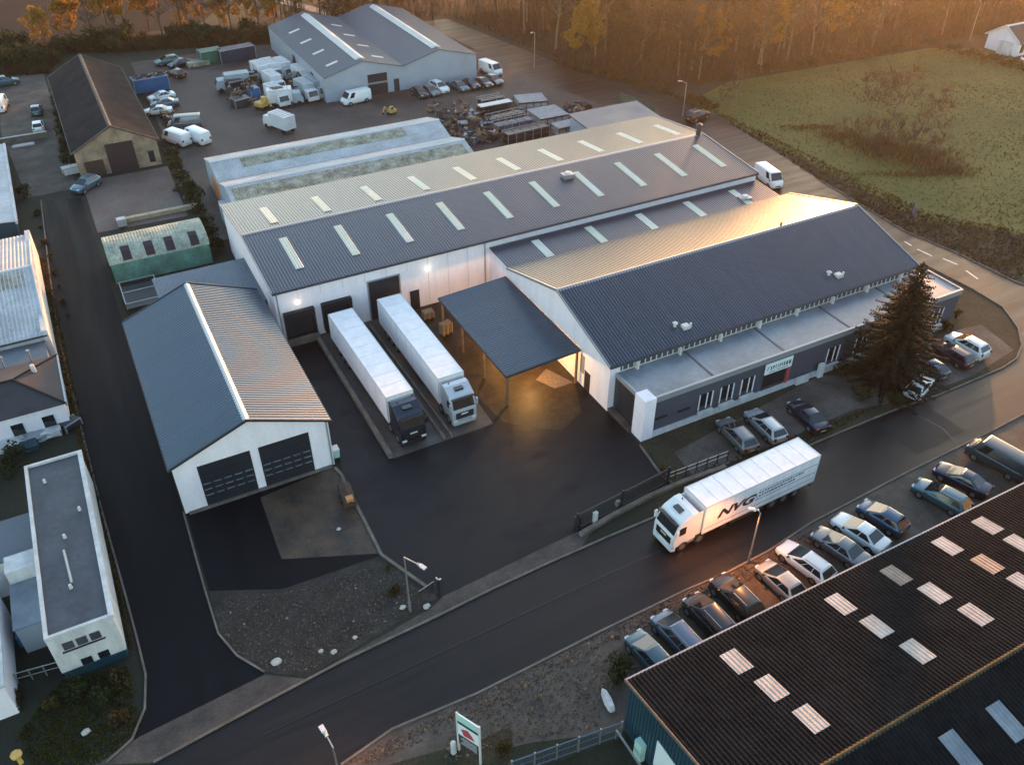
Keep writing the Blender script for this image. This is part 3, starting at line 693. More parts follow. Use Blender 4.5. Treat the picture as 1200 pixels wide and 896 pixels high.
# --- flat-roofed white building bottom left
wb = thing('flat_roof_building', 'white flat roofed two storey building with three small windows in its end wall', 'building', (4, -3, 0))
x0, x1, y0, y1, h = 1.9, 6.1, -12.1, 6.6, 4.4
MB().box(x0, x1, y0, y1, .9, h).build('wall', MT['white_old'], wb)
MB().box(x0+.06, x1-.06, y0+.06, y1, 0, .9).build('plinth', MT['teal'], wb)
MB().box(x0+.25, x1-.25, y0+.25, y1-.25, h, h+.1).build('roof', MT['bit_dark'], wb)
p = MB(); p.box(x0-.02, x0+.22, y0-.02, y1, h, h+.3); p.box(x1-.22, x1+.12, y0-.02, y1, h, h+.3); p.box(x0+.22, x1-.22, y1-.22, y1, h, h+.3); p.box(x0+.22, x1-.22, y0-.02, y0+.22, h, h+.26)
p.build('parapet', MT['white_old'], wb)
for i in range(3):
    x = 3.0+i*.85
    w_ = MB().box(x-.33, x+.33, y0-.05, y0+.01, 3.0, 3.7).build('window', MT['bit_dark'], wb)
MB().box(2.5, 5.2, y0-.1, y0-.003, 2.8, 2.9).build('sill', MT['trim_dark'], wb)
for x in (3.6, 4.7): MB().box(x-.35, x+.35, y0-.04, y0+.01, .95, 1.6).build('window', MT['glass'], wb)
for x, y in ((3.2, 4.0), (5.3, -.5), (4.0, -3), (3.9, -8.2)): MB().tube((x, y, h+.1), (x, y, h+.45), .13, .1, 8).build('roof_vent', MT['trim_light'], wb)
MB().tube((4.0, -7.8, h+.14), (3.8, -4.3, h+.14), .1, n=6).build('roof_pipe', MT['steel'], wb)
# neighbours to its left
nb = thing('low_flat_building', 'low building with blue grey and pale flat roofs joined to the white end building', 'building', (-2, -3, 0))
MB().box(-10, 1.85, -2.2, 2.2, 0, 3.4).build('wall', MT['white_old'], nb); MB().box(-10.1, 1.87, -2.3, 2.25, 3.4, 3.52).build('roof', MT['roof_slate'], nb)
MB().box(-.3, 1.86, -4.0, -2.32, 0, 3.9).build('stair_block', MT['white_old'], nb)
MB().box(-.3, 1.86, -8.4, -4.02, 0, 2.6).build('extension', MT['hall_grey'], nb); MB().box(-.4, 1.88, -8.5, -4.01, 2.6, 2.7).build('extension_roof', MT['flat_roof'], nb)
gb = thing('glass_roof_building', 'narrow building with bluish glass roof and white edge at the left frame border', 'building', (-4, -9, 0))
MB().box(-8, -1.1, -13.2, -4.5, 0, 3.0).build('wall', MT['white'], gb); MB().box(-8, -1.35, -12.95, -4.6, 3.0, 3.1).build('roof', MT['teal'], gb)
MB().box(-1.34, -1.0, -13.3, -4.5, 3.0, 3.22).box(-8, -1.34, -13.3, -12.96, 3.0, 3.22).build('parapet', MT['white_old'], gb)
lg = thing('greenhouse', 'pale glazed lean-to with white frame at the far left of the dirt lot', 'greenhouse', (0, 66, 0))
MB().box(-8, 3.4, 60, 88, 0, 2.2).build('wall', MT['teal'], lg)
m = MB(); m.slab((3.6, 59.8, 2.25), (3.6, 88.2, 2.25), (-8, 88.2, 3.4), (-8, 59.8, 3.4), .1); m.build('roof', MT['asb'], lg)
MB().box(3.45, 3.75, 59.7, 88.3, 1.9, 2.34).build('eaves_trim', MT['white_old'], lg)

# --- factory with dark ribbed roof, bottom right
fc = thing('factory_hall', 'teal walled factory with dark ribbed roof and white skylights in the foreground', 'factory', (70, -43, 0))
q0, q1, qy0, qyr, qy1, qe, qr = 33.9, 110., -32.9, -43.1, -54., 5.1, 7.0
MB().loft([[(x, qy0, 0), (x, qy1, 0), (x, qy1, qe-.1), (x, qyr, qr-.1), (x, qy0, qe-.1)] for x in (q0, q1)]).build('wall', MT['teal'], fc)
for e in (qy0+.25, qy1-.25):
    r = MB(); a, b, c, d = (q0-.15, e, qe-.04), (q1, e, qe-.04), (q1, qyr, qr), (q0-.15, qyr, qr)
    r.corr(a, b, c, d, .3, .055, 0); r.slab(*[(p[0], p[1], p[2]-.012) for p in (a, b, c, d)], .08, 1); r.build('roof', [MT['fac_roof'], MT['trim_dark']], fc)
MB().loft([[(x, qyr-.16, qr-.01), (x, qyr, qr+.09), (x, qyr+.16, qr-.01), (x, qyr, qr-.05)] for x in (q0-.2, q1)]).build('ridge_cap', MT['rust_cap'], fc)
MB().box(q0-.15, q1, qy0+.26, qy0+.38, qe-.16, qe-.03).build('gutter', MT['trim'], fc)
MB().bar((q0-.17, qy0+.3, qe+.0), (q0-.17, qyr, qr+.06), .1, .24).bar((q0-.17, qy1-.3, qe+.0), (q0-.17, qyr, qr+.06), .1, .24).build('verge_trim', MT['old_trim'], fc)
ws = MB()
for i in range(70):
    y = qy0-.1-i*.3
    if y > qy1: ws.box(q0-.05, q0-.003, y-.16, y, .3, qe+(qr-qe)*max(0, 1-abs(y-.08-qyr)/11)-.3)
ws.build('wall_ribs', MT['teal'], fc)
FP = ((qyr, qr), (qy0, qe)); FQ = ((qy1, qe), (qyr, qr))
dirty = M('dirty_skylight', (.16, .14, .13), .6, var=.3, scale=2)
for pxs in ((863, 775), (904, 806), (950, 842), (985, 708), (1027, 734), (1075, 763), (1110, 640), (1157, 661), (1157, 616), (1095, 695), (1143, 720), (1050, 674), (1200, 683), (1195, 637)):
    c = onroof(*pxs, qyr, qr, qy0, qe)
    dm = dirty if pxs in ((1050, 674), (1157, 661)) else MT['sky_dusty']
    skylight(fc, c.x-.6, c.x+.6, c.y-.9, c.y+.9, FP, dm, .056, .3)
for pxs in ((1125, 880), (1180, 845)):
    c = onroof(*pxs, qyr, qr, qy1, qe); skylight(fc, c.x-.6, c.x+.6, c.y-1.1, c.y+1.1, ((qy1, qe), (qyr, qr)), MT['flat_roof'], .05, .3)
MB().box(q0-.1, q0-.055, -38.6, -36.2, .9, 3.6).build('wall_panel', MT['sign_white'], fc)
MB().box(q0-.5, q0-.1, -35.4, -34.7, 0, 1.8).build('meter_cabinet', MT['mint'], fc)
MB().bar((q0-.9, -33.3, 1.0), (q0-.9, -36.5, 1.0), .12).bar((q0-.9, -33.3, 0), (q0-.9, -33.3, 1.0), .08).bar((q0-.9, -36.5, 0), (q0-.9, -36.5, 1.0), .08).build('hand_rail', MT['steel'], fc)
# --- house top right
ho = thing('white_house', 'white house with dark roof and brown barred windows beyond the field', 'house', (186, 55, 0))
gable_x(ho, 182, 198, 50.5, 54, 57.5, 3.0, 5.2, MT['white'], MT['brown_roof'], ov=.5, pitch=.4, amp=.02, trim=MT['trim_light'])
for i in range(4):
    w_ = MB().box(183+i*1.5, 184+i*1.5, 50.4, 50.48, .6, 2.4).build('window', MT['glass'], ho)
    MB().box(183.2+i*1.5, 183.3+i*1.5, 50.35, 50.39, .6, 2.4).box(183.65+i*1.5, 183.75+i*1.5, 50.35, 50.39, .6, 2.4).build('bar', MT['wood'], w_)
MB().box(180.8, 181.9, 51.5, 54, 0, 2.4).build('porch', MT['white_old'], ho)
# ------------------------------------------------------------------ cars (front points to +x)
PAINT = {}
def paint(nm, col, metal=.25):
    if nm not in PAINT: PAINT[nm] = M('paint_'+nm, col, .28, metal=metal, var=.04, scale=1.5, coat=.6)
    return PAINT[nm]
P0 = paint('silver', (.42, .44, .46), .5)
CARS = {
 #          L    W    H    belt  roof x (rear base, rear top, front top, screen base)  bonnet z  boot z
 'hatch':  (4.1, 1.78, 1.5, .98, (-1.98, -1.35, .0, 1.2), .95, .98),
 'sedan':  (4.65, 1.82, 1.45, .95, (-1.72, -.85, .15, 1.3), .92, 1.0),
 'estate': (4.7, 1.83, 1.5, .97, (-2.28, -1.75, .1, 1.3), .93, .97),
 'suv':    (4.5, 1.9, 1.68, 1.12, (-2.2, -1.7, .15, 1.2), 1.08, 1.12),
 'mpv':    (4.5, 1.86, 1.72, 1.1, (-2.2, -1.9, .4, 1.55), 1.03, 1.1),
 'van':    (5.3, 2.0, 2.15, 1.2, (-2.62, -2.56, 1.5, 2.15), 1.15, 1.2),
}
def make_car(kind):
    L, W, H, zb, (xa, xb, xe, xf), zh, zt = CARS[kind]
    h = W/2; root = thing('car' if kind != 'van' else 'van', None, 'car' if kind != 'van' else 'van')
    st = [(-L/2, .32, zt-.16, h*.84), (-L/2+.06, .26, zt-.05, h*.92), (-L/2+.35, .22, zt, h*.985), (xa+.5 if xa > -L/2+.6 else -L/2+.6, .2, zb, h), (0, .2, zb, h), (xf-.15, .2, zb-.01, h), (xf+.1, .2, zh+.02, h*.99), (L/2-.55, .2, zh-.06, h*.97), (L/2-.22, .22, zh-.13, h*.9), (L/2-.06, .27, zh-.26, h*.8), (L/2, .34, zh-.36, h*.72)]
    st = sorted(st)
    rings = []
    for x, zl, zu, w in st:
        half = [(w*.86, zl), (w*.97, zl+.08), (w, zl+(zu-zl)*.45), (w*.985, zu-.13), (w*.93, zu-.03), (w*.5, zu+.015)]
        rings.append([(x, y, z) for y, z in half]+[(x, -y, z) for y, z in half[::-1]])
    b = MB().loft(rings)
    # cabin
    wb, wt = (h*.95, h*.86) if kind == 'van' else (h*.93, h*.7)
    zb2 = zb-.04; zr = H
    cab = [[(xa, wb, zb2), (xa, -wb, zb2)], [(xb, wt, zr-.05), (xb, -wt, zr-.05)], [(xe, wt, zr-.04), (xe, -wt, zr-.04)], [(xf, wb, zb2), (xf, -wb, zb2)]]
    xm = (xb+xe)/2
    vs = [(xa, wb, zb2), (xa, -wb, zb2), (xf, -wb, zb2), (xf, wb, zb2), (xb, wt, zr-.07), (xb, -wt, zr-.07), (xe, -wt, zr-.06), (xe, wt, zr-.06),
          (xb+.12, wt*.72, zr-.01), (xb+.12, -wt*.72, zr-.01), (xe-.12, -wt*.72, zr), (xe-.12, wt*.72, zr)]
    b.add(vs, [(0, 1, 5, 4), (1, 2, 6, 5), (2, 3, 7, 6), (3, 0, 4, 7), (4, 5, 9, 8), (5, 6, 10, 9), (6, 7, 11, 10), (7, 4, 8, 11), (8, 9, 10, 11)])
    wr = .35 if kind in ('suv', 'van', 'mpv') else .325
    ax = (-L*.29, L*.305)
    for x in ax:
        for s in (-1, 1): b.tube((x, s*(h-.2), wr), (x, s*(h+.004), wr+.02), wr+.075, n=16, m=1)
    b.box(-L/2+.1, L/2-.1, -h+.12, h-.12, .17, .3, 1)
    bo = b.build('body', [P0, MT['blk']], root)
    bm = bmesh.new(); bm.from_mesh(bo.data); bm.faces.ensure_lookup_table()
    es = [q for q in bm.edges if len(q.link_faces) == 2 and all(f_.material_index == 0 for f_ in q.link_faces) and q.calc_face_angle(0) > R(24) and q.verts[0].co.z > .55 and q.verts[1].co.z > .55]
    bmesh.ops.bevel(bm, geom=es, offset=.055, segments=2, affect='EDGES', profile=.6, clamp_overlap=True)
    for f_ in bm.faces: f_.smooth = f_.material_index == 0
    bm.to_mesh(bo.data); bm.free()
    bo.material_slots[0].link = 'OBJECT'; bo.material_slots[0].material = P0
    def face(a, bb, c, d, u0, u1, v0, v1, off=.012):
        """glass pane inset in the quad a-b (bottom) c-d (top, d over a)"""
        a, bb, c, d = V(a), V(bb), V(c), V(d)
        n = (bb-a).cross(d-a).normalized(); ctr = V((0, 0, .9)); n = -n if n.dot((a+c)/2-ctr) < 0 else n
        f = lambda u, v: a.lerp(bb, u).lerp(d.lerp(c, u), v)+n*off
        return [f(u0, v0), f(u1, v0), f(u1, v1), f(u0, v1)]
    gl = MT['glass']
    def pane(q):
        m = MB(); qq = [V(p) for p in q]; n = (qq[1]-qq[0]).cross(qq[3]-qq[0]).normalized()
        return m.loft([[p-n*.008 for p in qq], [p+n*.004 for p in qq]])
    pane(face(vs[2], vs[3], vs[7], vs[6], .03, .97, .05, .97)).build('windscreen', gl, root)
    if kind != 'van': pane(face(vs[1], vs[0], vs[4], vs[5], .05, .95, .16, .95)).build('rear_window', gl, root)
    for s, (i, j, k, l) in ((1, (0, 3, 7, 4)), (-1, (1, 2, 6, 5))):
        m = MB()
        if kind == 'van': spans = ((.72, .9),)
        else: spans = ((.09, .34), (.36, .62), (.64, .88)) if kind in ('estate', 'suv', 'mpv') else ((.12, .5), (.53, .88))
        for u0, u1 in spans:
            q = pane(face(vs[i], vs[j], vs[k], vs[l], u0, u1, .1, .95)); o = len(m.v); m.v += q.v; m.f += [[t+o for t in f] for f in q.f]; m.m += q.m
        m.build('side_window', gl, root)
    for x in ax:
        for s in (-1, 1):
            t = MB().tube((x, s*(h-.2), wr), (x, s*(h+.016), wr), wr, n=18); w = t.build('wheel', MT['tyre'], root)
            MB().tube((x, s*(h+.008), wr), (x, s*(h+.026), wr), wr*.66, n=14).build('rim', MT['rim'], w)
    for s in (-1, 1):
        MB().obox((L/2-.17, s*h*.66, zh-.24), (.11, -s*.05, 0), (0, .17, 0), (0, 0, .06)).build('headlight', MT['headl'], root)
        MB().obox((-L/2+.03, s*h*.74, zt-.14), (.05, 0, 0), (0, .13, 0), (0, 0, .09 if kind not in ('estate', 'suv', 'mpv', 'van') else .16)).build('tail_light', MT['taill'], root)
        MB().obox((xf-.28, s*(h+.06), zb+.03), (.06, 0, 0), (0, .09, 0), (0, 0, .065)).build('mirror', MT['blk'], root)
    MB().box(L/2-.03, L/2+.008, -.42, .42, .42, .55).build('grille', MT['blk'], root)
    MB().box(-L/2-.015, -L/2+.02, -.26, .26, .5, .62).build('number_plate', MT['plate'], root)
    if kind in ('estate', 'suv', 'mpv'):
        m = MB()
        for s in (-1, 1): m.bar((xb+.2, s*wt*.86, zr+.02), (xe-.25, s*wt*.86, zr+.02), .04)
        m.build('roof_rail', MT['trim'], root)
    return root
CP = {k: make_car(k) for k in CARS}
def car(kind, at, deg, col, label, group='parked cars'):
    p = G(*at) if len(at) == 2 else V(at)
    o = place(CP[kind], USED, (p.x, p.y, .03), R(deg), label, group)
    b = [c for c in o.children if c.name.startswith('body')][0]
    b.material_slots[0].link = 'OBJECT'; b.material_slots[0].material = col
    return o
white = paint('white', (.78, .78, .78), 0); silver = P0; grey = paint('grey', (.16, .17, .18), .5); dark = paint('dark', (.02, .022, .026), .3)
tealp = paint('teal', (.05, .13, .17), .4); bluep = paint('blue', (.03, .075, .14), .4); navy = paint('navy', (.012, .02, .045), .4); plum = paint('plum', (.06, .02, .03), .3)
skyb = paint('sky_blue', (.09, .16, .22), .5); beige = paint('champagne', (.42, .37, .32), .5)
sp = 'cars parked along the factory'
car('hatch', (38.4, -29.4, 0), 95, paint('petrol', (.05, .1, .13), .5), 'small petrol blue hatchback nearest the bare ground at the factory corner', sp)
car('mpv', (41.0, -29.1, 0), 94, paint('steel_blue', (.09, .13, .19), .5), 'steel blue people carrier beside the small petrol blue hatchback', sp)
car('mpv', (44.0, -28.9, 0), 93, dark, 'black people carrier between the steel blue one and the black off-roader', sp)
car('suv', (46.9, -28.4, 0), 93, paint('black', (.012, .012, .014), .2), 'black off-roader with warm lamp glints near the tall street lamp', sp)
car('hatch', (50.9, -28.7, 0), 94, beige, 'champagne hatchback right below the tall street lamp', sp)
car('estate', (53.9, -28.2, 0), 100, white, 'white estate car with dark glass and roof rails next to the champagne hatchback', sp)
car('sedan', (57.4, -28.3, 0), 102, grey, 'mid grey saloon between the two white cars by the factory', sp)
car('sedan', (60.0, -27.9, 0), 102, white, 'white saloon between the grey saloon and the blue hatchback', sp)
car('hatch', (62.9, -27.5, 0), 102, bluep, 'deep blue hatchback at the end of the close row by the factory', sp)
car('estate', (69.1, -28.1, 0), 105, tealp, 'dark teal estate car standing apart from the close row', sp)
car('sedan', (72.4, -27.5, 0), 106, navy, 'navy saloon beside the dark teal estate car', sp)
car('van', (77.2, -27.3, 0), 100, paint('teal_grey', (.045, .065, .075), .3), 'dark blue grey van at the far right kerb of the parking strip', sp)
of = 'cars parked in front of the office'
car('estate', (59.0, -13.8, 0), 85, grey, 'grey estate car behind the black gate, left of the silver one', of)
car('estate', (62.2, -14.0, 0), 86, silver, 'silver estate car in front of the office windows', of)
car('sedan', (66.7, -14.8, 0), 84, navy, 'dark saloon below the pale office sign', of)
car('suv', (89.5, -13.9, 0), 94, white, 'white off-roader at the rounded corner of the office grounds', of)
car('estate', (86.9, -14.2, 0), 94, plum, 'dark plum estate car beside the white off-roader', of)
car('hatch', (83.0, -14.6, 0), 92, bluep, 'blue hatchback half hidden by the dark spruce', of)
car('hatch', (79.6, -16.5, 0), 20, white, 'white hatchback under the spruce at the road edge', of)
car('suv', (12.7, 71.1, 0), 222, skyb, 'light blue off-roader parked before the brick barn')
car('van', (99.3, 28.0, 0), -100, white, 'white van at the far corner of the long warehouse')
car('van', (58.2, 86.6, 0), 190, white, 'white van in front of the grey hall roller door')
bk = 'cars parked along the grey hall'
car('hatch', G(492, 113), -82, dark, 'dark hatchback at the left end of the row by the grey hall', bk)
car('hatch', G(505, 111), -80, grey, 'grey hatchback left of the white off-roader by the grey hall', bk)
car('suv', G(515, 107), -80, white, 'white off-roader in the middle of the row by the grey hall', bk)
car('sedan', G(538, 105), -80, tealp, 'dark teal saloon right of the white off-roader by the grey hall', bk)
car('hatch', G(552, 103), -80, navy, 'navy hatchback second from the right end by the grey hall', bk)
car('sedan', G(566, 101), -80, dark, 'black saloon near the corner of the grey hall', bk)
car('hatch', G(579, 98), -80, grey, 'grey hatchback at the right end of the row by the grey hall', bk)
car('van', G(575, 86), -78, white, 'white van behind the right corner of the grey hall')
car('suv', G(817, 140), 10, plum, 'plum off-roader parked at the edge of the wood')
lo = 'cars on the dirt lot by the barn'
car('hatch', G(44, 133), 85, tealp, 'teal hatchback on the dirt lot beside the barn', lo)
car('hatch', G(46, 152), 88, white, 'white hatchback behind the teal one on the dirt lot', lo)
car('suv', G(8, 100), 5, tealp, 'teal off-roader at the left end of the dirt lot', lo)
car('van', G(2, 128), 80, white, 'white van at the left edge of the dirt lot', lo)
by = 'cars beside the barn in the back yard'
car('sedan', G(190, 117), 190, white, 'white saloon just below the blue skip', by)
car('sedan', G(194, 125), 172, skyb, 'pale blue saloon between two white saloons by the barn', by)
car('sedan', G(186, 134), 165, white, 'white saloon lowest of the three by the barn wall', by)
car('van', G(208, 168), 118, white, 'white van on the left of the pair behind the pale shed', by)
car('van', G(232, 166), 112, white, 'white van on the right of the pair behind the pale shed', by)
car('van', G(218, 150), 165, grey, 'grey van across the back of the white van pair', by)
car('hatch', G(207, 90), 120, plum, 'dark plum hatchback between the blue skip and the far hedge', by)
car('sedan', G(212, 78), 200, navy, 'navy saloon near the far hedge', by)
car('estate', G(197, 75), 185, paint('sea_green', (.1, .2, .19), .4), 'sea green estate car by the far hedge', by)
car('sedan', (181.5, 47.5, 0), 20, white, 'white car on the drive of the far house')

# ------------------------------------------------------------------ articulated lorries (front to +x, trailer front at x=0)
def text_mesh(body, size, mat, name, parent, mtx, ext=.006, shear=0., off=0., sx=1.):
    c = bpy.data.curves.new(name, 'FONT'); c.body = body; c.size = size; c.extrude = ext; c.shear = shear; c.offset = off
    c.align_x = 'LEFT'; o = bpy.data.objects.new(name, c); COL.objects.link(o)
    dg = bpy.context.evaluated_depsgraph_get(); me = bpy.data.meshes.new_from_object(o.evaluated_get(dg))
    bpy.data.objects.remove(o); me.materials.clear(); me.materials.append(mat)
    me.transform(mtx @ Matrix.Diagonal((sx, 1, 1, 1)))
    t = bpy.data.objects.new(name, me); COL.objects.link(t); t.parent = parent
    return t

def lorry(label, TL, cabm, loc, rz, letters=0, top=4.0, dark_cab=False, tint=None):
    r = thing('articulated_lorry', label, 'lorry')
    W = 1.3; z0 = 1.12
    tr = MB().box(-TL, 0, -W, W, z0, top-.0).build('trailer', MT['trailer'], r)
    m = MB()
    for s in (-1, 1):
        m.box(-TL-.02, .02, s*W-.02, s*W+.02, top-.1, top+.03); m.box(-TL-.02, .02, s*W-.02, s*W+.025, z0-.12, z0+.06)
    m.box(-TL-.025, -TL+.05, -W, W, top-.1, top+.032); m.box(-.05, .025, -W, W, top-.1, top+.032)
    for x in (-TL-.01, .01):
        for s in (-1, 1): m.box(x-.04, x+.04, s*W-.05, s*W+.03, z0, top)
    m.build('edge_rail', MT['trim_light'], tr)
    m = MB()
    for k in range(1, 12):
        x = -TL*k/12
        for s in (-1, 1): m.box(x-.012, x+.012, min(s*W, s*(W+.008)), max(s*W, s*(W+.008)), z0+.07, top-.11)
    for k in range(1, 9):
        x = -TL*k/9; m.box(x-.015, x+.015, -W+.05, W-.05, top, top+.012)
    m.build('panel_joint', MT['trim_light'], tr)
    m = MB(); m.box(-TL-.04, -TL-.026, -.015, .015, z0+.1, top-.15)
    for y in (-.8, -.35, .35, .8): m.tube((-TL-.06, y, z0+.1), (-TL-.06, y, top-.15), .025, n=6)
    m.build('rear_door_bar', MT['steel'], tr)
    m = MB(); m.box(-TL+.1, -.2, -.55, -.4, .78, z0-.01).box(-TL+.1, -.2, .4, .55, .78, z0-.01).box(-TL-.02, -TL+.15, -1.2, 1.2, .45, .62)
    for s in (-1, 1): m.box(-TL*.55, -TL*.25, s*1.2-.03, s*1.2+.03, .45, .95); m.box(-TL*.24, -TL*.19, s*1.0-.04, s*1.0+.04, .1, .9)
    m.build('chassis', MT['chassis'], r)
    def wheel(x, rr=.5, w=.3):
        for s in (-1, 1):
            wl = MB().tube((x, s*(W-.08-w), rr), (x, s*(W-.06), rr), rr, n=20).build('wheel', MT['tyre'], r)
            MB().tube((x, s*(W-.1), rr), (x, s*(W-.045), rr), rr*.56, n=14).build('rim', MT['rim'], wl)
    for x in (-TL+1.9, -TL+3.2, -TL+4.5): wheel(x)
    # tractor: cab from x=.55 to 2.9
    wheel(.1, .52, .5); wheel(2.0-.35+.2, .52, .32)
    x0, x1 = .62, 2.85; H = 3.75; w = 1.24
    prof = [(x0, .95), (x1-.1, .75), (x1, .95), (x1, 1.75), (x1-.08, 2.05), (x1-.45, 3.0), (x1-.75, 3.35), (x0+.55, H), (x0, H)]
    cab = MB()
    rings = []
    for y, k in ((-w, .0), (-w*.96, .05), (w*.96, .05), (w, 0)):
        rings.append([(x+(.06 if abs(y) >= w and x > 1 else 0)*-1, y, z-(.08 if abs(y) >= w and z > 3 else 0)) for x, z in prof])
    cab.loft(rings)
    co = cab.build('cab', cabm, r)
    ws = MB(); a, b = (x1-.085, 2.1), (x1-.44, 2.98)
    q = [(a[0]+.03, -w*.88, a[1]), (a[0]+.03, w*.88, a[1]), (b[0]+.03, w*.84, b[1]), (b[0]+.03, -w*.84, b[1])]
    ws.loft([[V(p)-V((.03, 0, .01)) for p in q], q]).build('windscreen', MT['glass'], co)
    for s in (-1, 1):
        MB().loft([[(x1-1.15, s*(w-.01), 1.95), (x1-.22, s*(w-.01), 1.95), (x1-.52, s*(w-.01), 2.75), (x1-1.15, s*(w-.01), 2.75)], [(x1-1.15, s*(w+.012), 1.95), (x1-.22, s*(w+.012), 1.95), (x1-.52, s*(w+.012), 2.75), (x1-1.15, s*(w+.012), 2.75)]]).build('side_window', MT['glass'], co)
        MB().box(x1-.3, x1-.05, s*(w+.12)-.07, s*(w+.12)+.07, 2.1, 2.75).build('mirror', MT['blk'] if dark_cab else cabm, r)
        MB().obox((x1+.0, s*w*.76, .82), (.05, 0, 0), (0, .22, 0), (0, 0, .11)).build('headlight', MT['headl'], r)
        MB().box(x0-.55, x0-.02, s*w*.93-.03, s*w*.93+.03, 1.1, 3.6).build('side_deflector', cabm, r)
        MB().box(x0+.05, x1-1.4+.1, s*1.0-.2, s*1.0+.2, .55, .93).build('fuel_tank', MT['steel'] if not dark_cab else MT['chassis'], r)
    MB().box(x1-.02, x1+.025, -w*.72, w*.72, 1.0, 1.72).build('grille', MT['blk'] if not tint else MT['steel_dk'], r)
    MB().loft([[(x1-.3, -w, .35), (x1+.06, -w*.9, .35), (x1+.06, w*.9, .35), (x1-.3, w, .35)], [(x1-.3, -w, .74), (x1+.08, -w*.92, .72), (x1+.08, w*.92, .72), (x1-.3, w, .74)]]).build('bumper', cabm if not dark_cab else MT['blk'], r)
    MB().obox((x1-.25, 0, 3.14), (.16, 0, .08), (0, w*.9, 0), (-.03, 0, .06)).build('sun_visor', MT['blk'], r)
    MB().box(x0+.75, x0+1.25, -.42, .42, H-.28, H-.1 if False else 3.66).build('roof_hatch', MT['glass'], co)
    MB().tube((x0+.2, -.6, H-.02), (x0+.2, -.6, H+.1), .06, n=6).build('antenna_base', MT['blk'], r)
    m = MB(); m.box(x1+.027, x1+.04, -.35, .35, 1.45, 1.6); m.build('badge', MT['trim_light'], r)
    if letters:
        # lettering on the side that faces the street (local +y, read towards -x)
        mt = Matrix.Translation((-1.35, W+.012, 2.1)) @ Matrix(((-1, 0, 0, 0), (0, 0, 1, 0), (0, 1, 0, 0), (0, 0, 0, 1)))
        if letters < 0: mt = Matrix.Translation((-6.2, -W-.012, 1.72)) @ Matrix(((1, 0, 0, 0), (0, 0, -1, 0), (0, 1, 0, 0), (0, 0, 0, 1)))
        sg_ = 1 if letters > 0 else -1
        text_mesh('NVG', 1.15, MT['letter'], 'lettering', tr, mt, .004, .32, .05, 1.55)
        m = MB(); rg = random.Random(3)
        for z, hh, xs, xe in ((2.75, .16, -5.7, -10.6), (2.4, .16, -5.7, -9.6)):
            x = xs
            while x > xe:
                l = rg.choice((.16, .2, .26)); m.box(x-l, x, *sorted((sg_*(W+.004), sg_*(W+.014))), z, z+hh*rg.choice((.7, 1, 1))); x -= l+.09
        m.build('small_print', MT['trim_dark'], tr)
        m = MB(); yy = sorted((sg_*(W+.004), sg_*(W+.014)))
        m.box(-TL+.1, -.2, *yy, 1.46, 1.5).box(-TL+.1, -5.4, *yy, 2.1, 2.14).box(-TL+.1, -5.7, *yy, 3.05, 3.09)
        m.obox((-5.45, sg_*(W+.009), 2.6), (.18, 0, .42), (0, .005, 0), (.02, 0, -.01))
        m.build('stripe', MT['trim_dark'], tr)
    r.location = loc; r.rotation_euler = (0, 0, rz)
    return r
cabw = paint('cab_white', (.78, .77, .76), 0); cabb = paint('cab_black', (.010, .017, .034), .3); cabs = paint('cab_silver', (.5, .5, .54), .3)
lorry('white articulated lorry with dark lettering driving along the road', 12.2, cabw, (48.25, -21.05, 0), math.pi+R(1.907), 1)
lorry('white articulated lorry with very dark blue cab backed up to the middle dock', 15.7, cabb, (32.55, 2.13, 0), -math.pi/2+R(.9), dark_cab=True)
lorry('white articulated lorry with silver white cab at the tall grey roller door', 15.7, cabs, (37.85, 2.5, 0), -math.pi/2+R(.1), tint=1)
# ------------------------------------------------------------------ street furniture
def lamp_post(label, base, h, arm, name='street_lamp', m=None, lit=False):
    """arm: horizontal vector from the pole top to the head"""
    m = m or MT['steel']
    t = thing(name, label, 'street lamp')
    MB().tube((0, 0, 0), (0, 0, 1.1), .1, .1, 10).tube((0, 0, 1.1), (0, 0, h), .075, .05, 10).build('pole', m, t)
    a = V((*arm, .25)); e = V((0, 0, h))+a
    MB().tube((0, 0, h-.05), e, .045, .035, 8).build('arm', m, t)
    d = V((*arm, 0)).normalized(); s = V((-d.y, d.x, 0))
    hd = MB().loft([[e+s*.1*k+d*j for k, j in ((-1, 0), (1, 0))]+[e+s*.1*k+d*j+V((0, 0, .1)) for k, j in ((1, 0), (-1, 0))],
                    [e+s*.15+d*.35+V((0, 0, .02)), e-s*.15+d*.35+V((0, 0, .02)), e-s*.13+d*.35+V((0, 0, .16)), e+s*.13+d*.35+V((0, 0, .16))][::-1],
                    [e+s*.14+d*.8+V((0, 0, .04)), e-s*.14+d*.8+V((0, 0, .04)), e-s*.15+d*.8+V((0, 0, .13)), e+s*.15+d*.8+V((0, 0, .13))][::-1]])
    hd.build('lamp_head', MT['trim_light'], t)
    MB().obox(e+d*.5+V((0, 0, .015)), d*.25, s*.1, V((0, 0, .02))).build('lamp_lens', MT['lamp_on'] if lit else MT['headl'], t)
    t.location = base
    return e+V(base)+d*.5
lamp_post('single arm street lamp in front of the rubble plot', (25.1, -17.7, 0), 6.0, (.5, -1.2))
LAMP1 = lamp_post('tall street lamp by the white lettered lorry', (50.4, -25.75, 0), 5.5, (-.12, .1), lit=True)
LAMP2 = lamp_post('street lamp cut by the lower picture edge', (16.15, -28.9, 0), 6.0, (-.1, .6), lit=True)
lamp_post('distant street lamp by the wood behind the grey hall', (*G(626, 80).xy, 0), 6.5, (-.7, -.5))
lamp_post('distant street lamp next to the plum off-roader', (*G(800, 136).xy, 0), 5.5, (-.6, .3))
lamp_post('slim distant lamp at the drive of the far house', (*G(1136, 48).xy, 0), 7.5, (.5, .8))
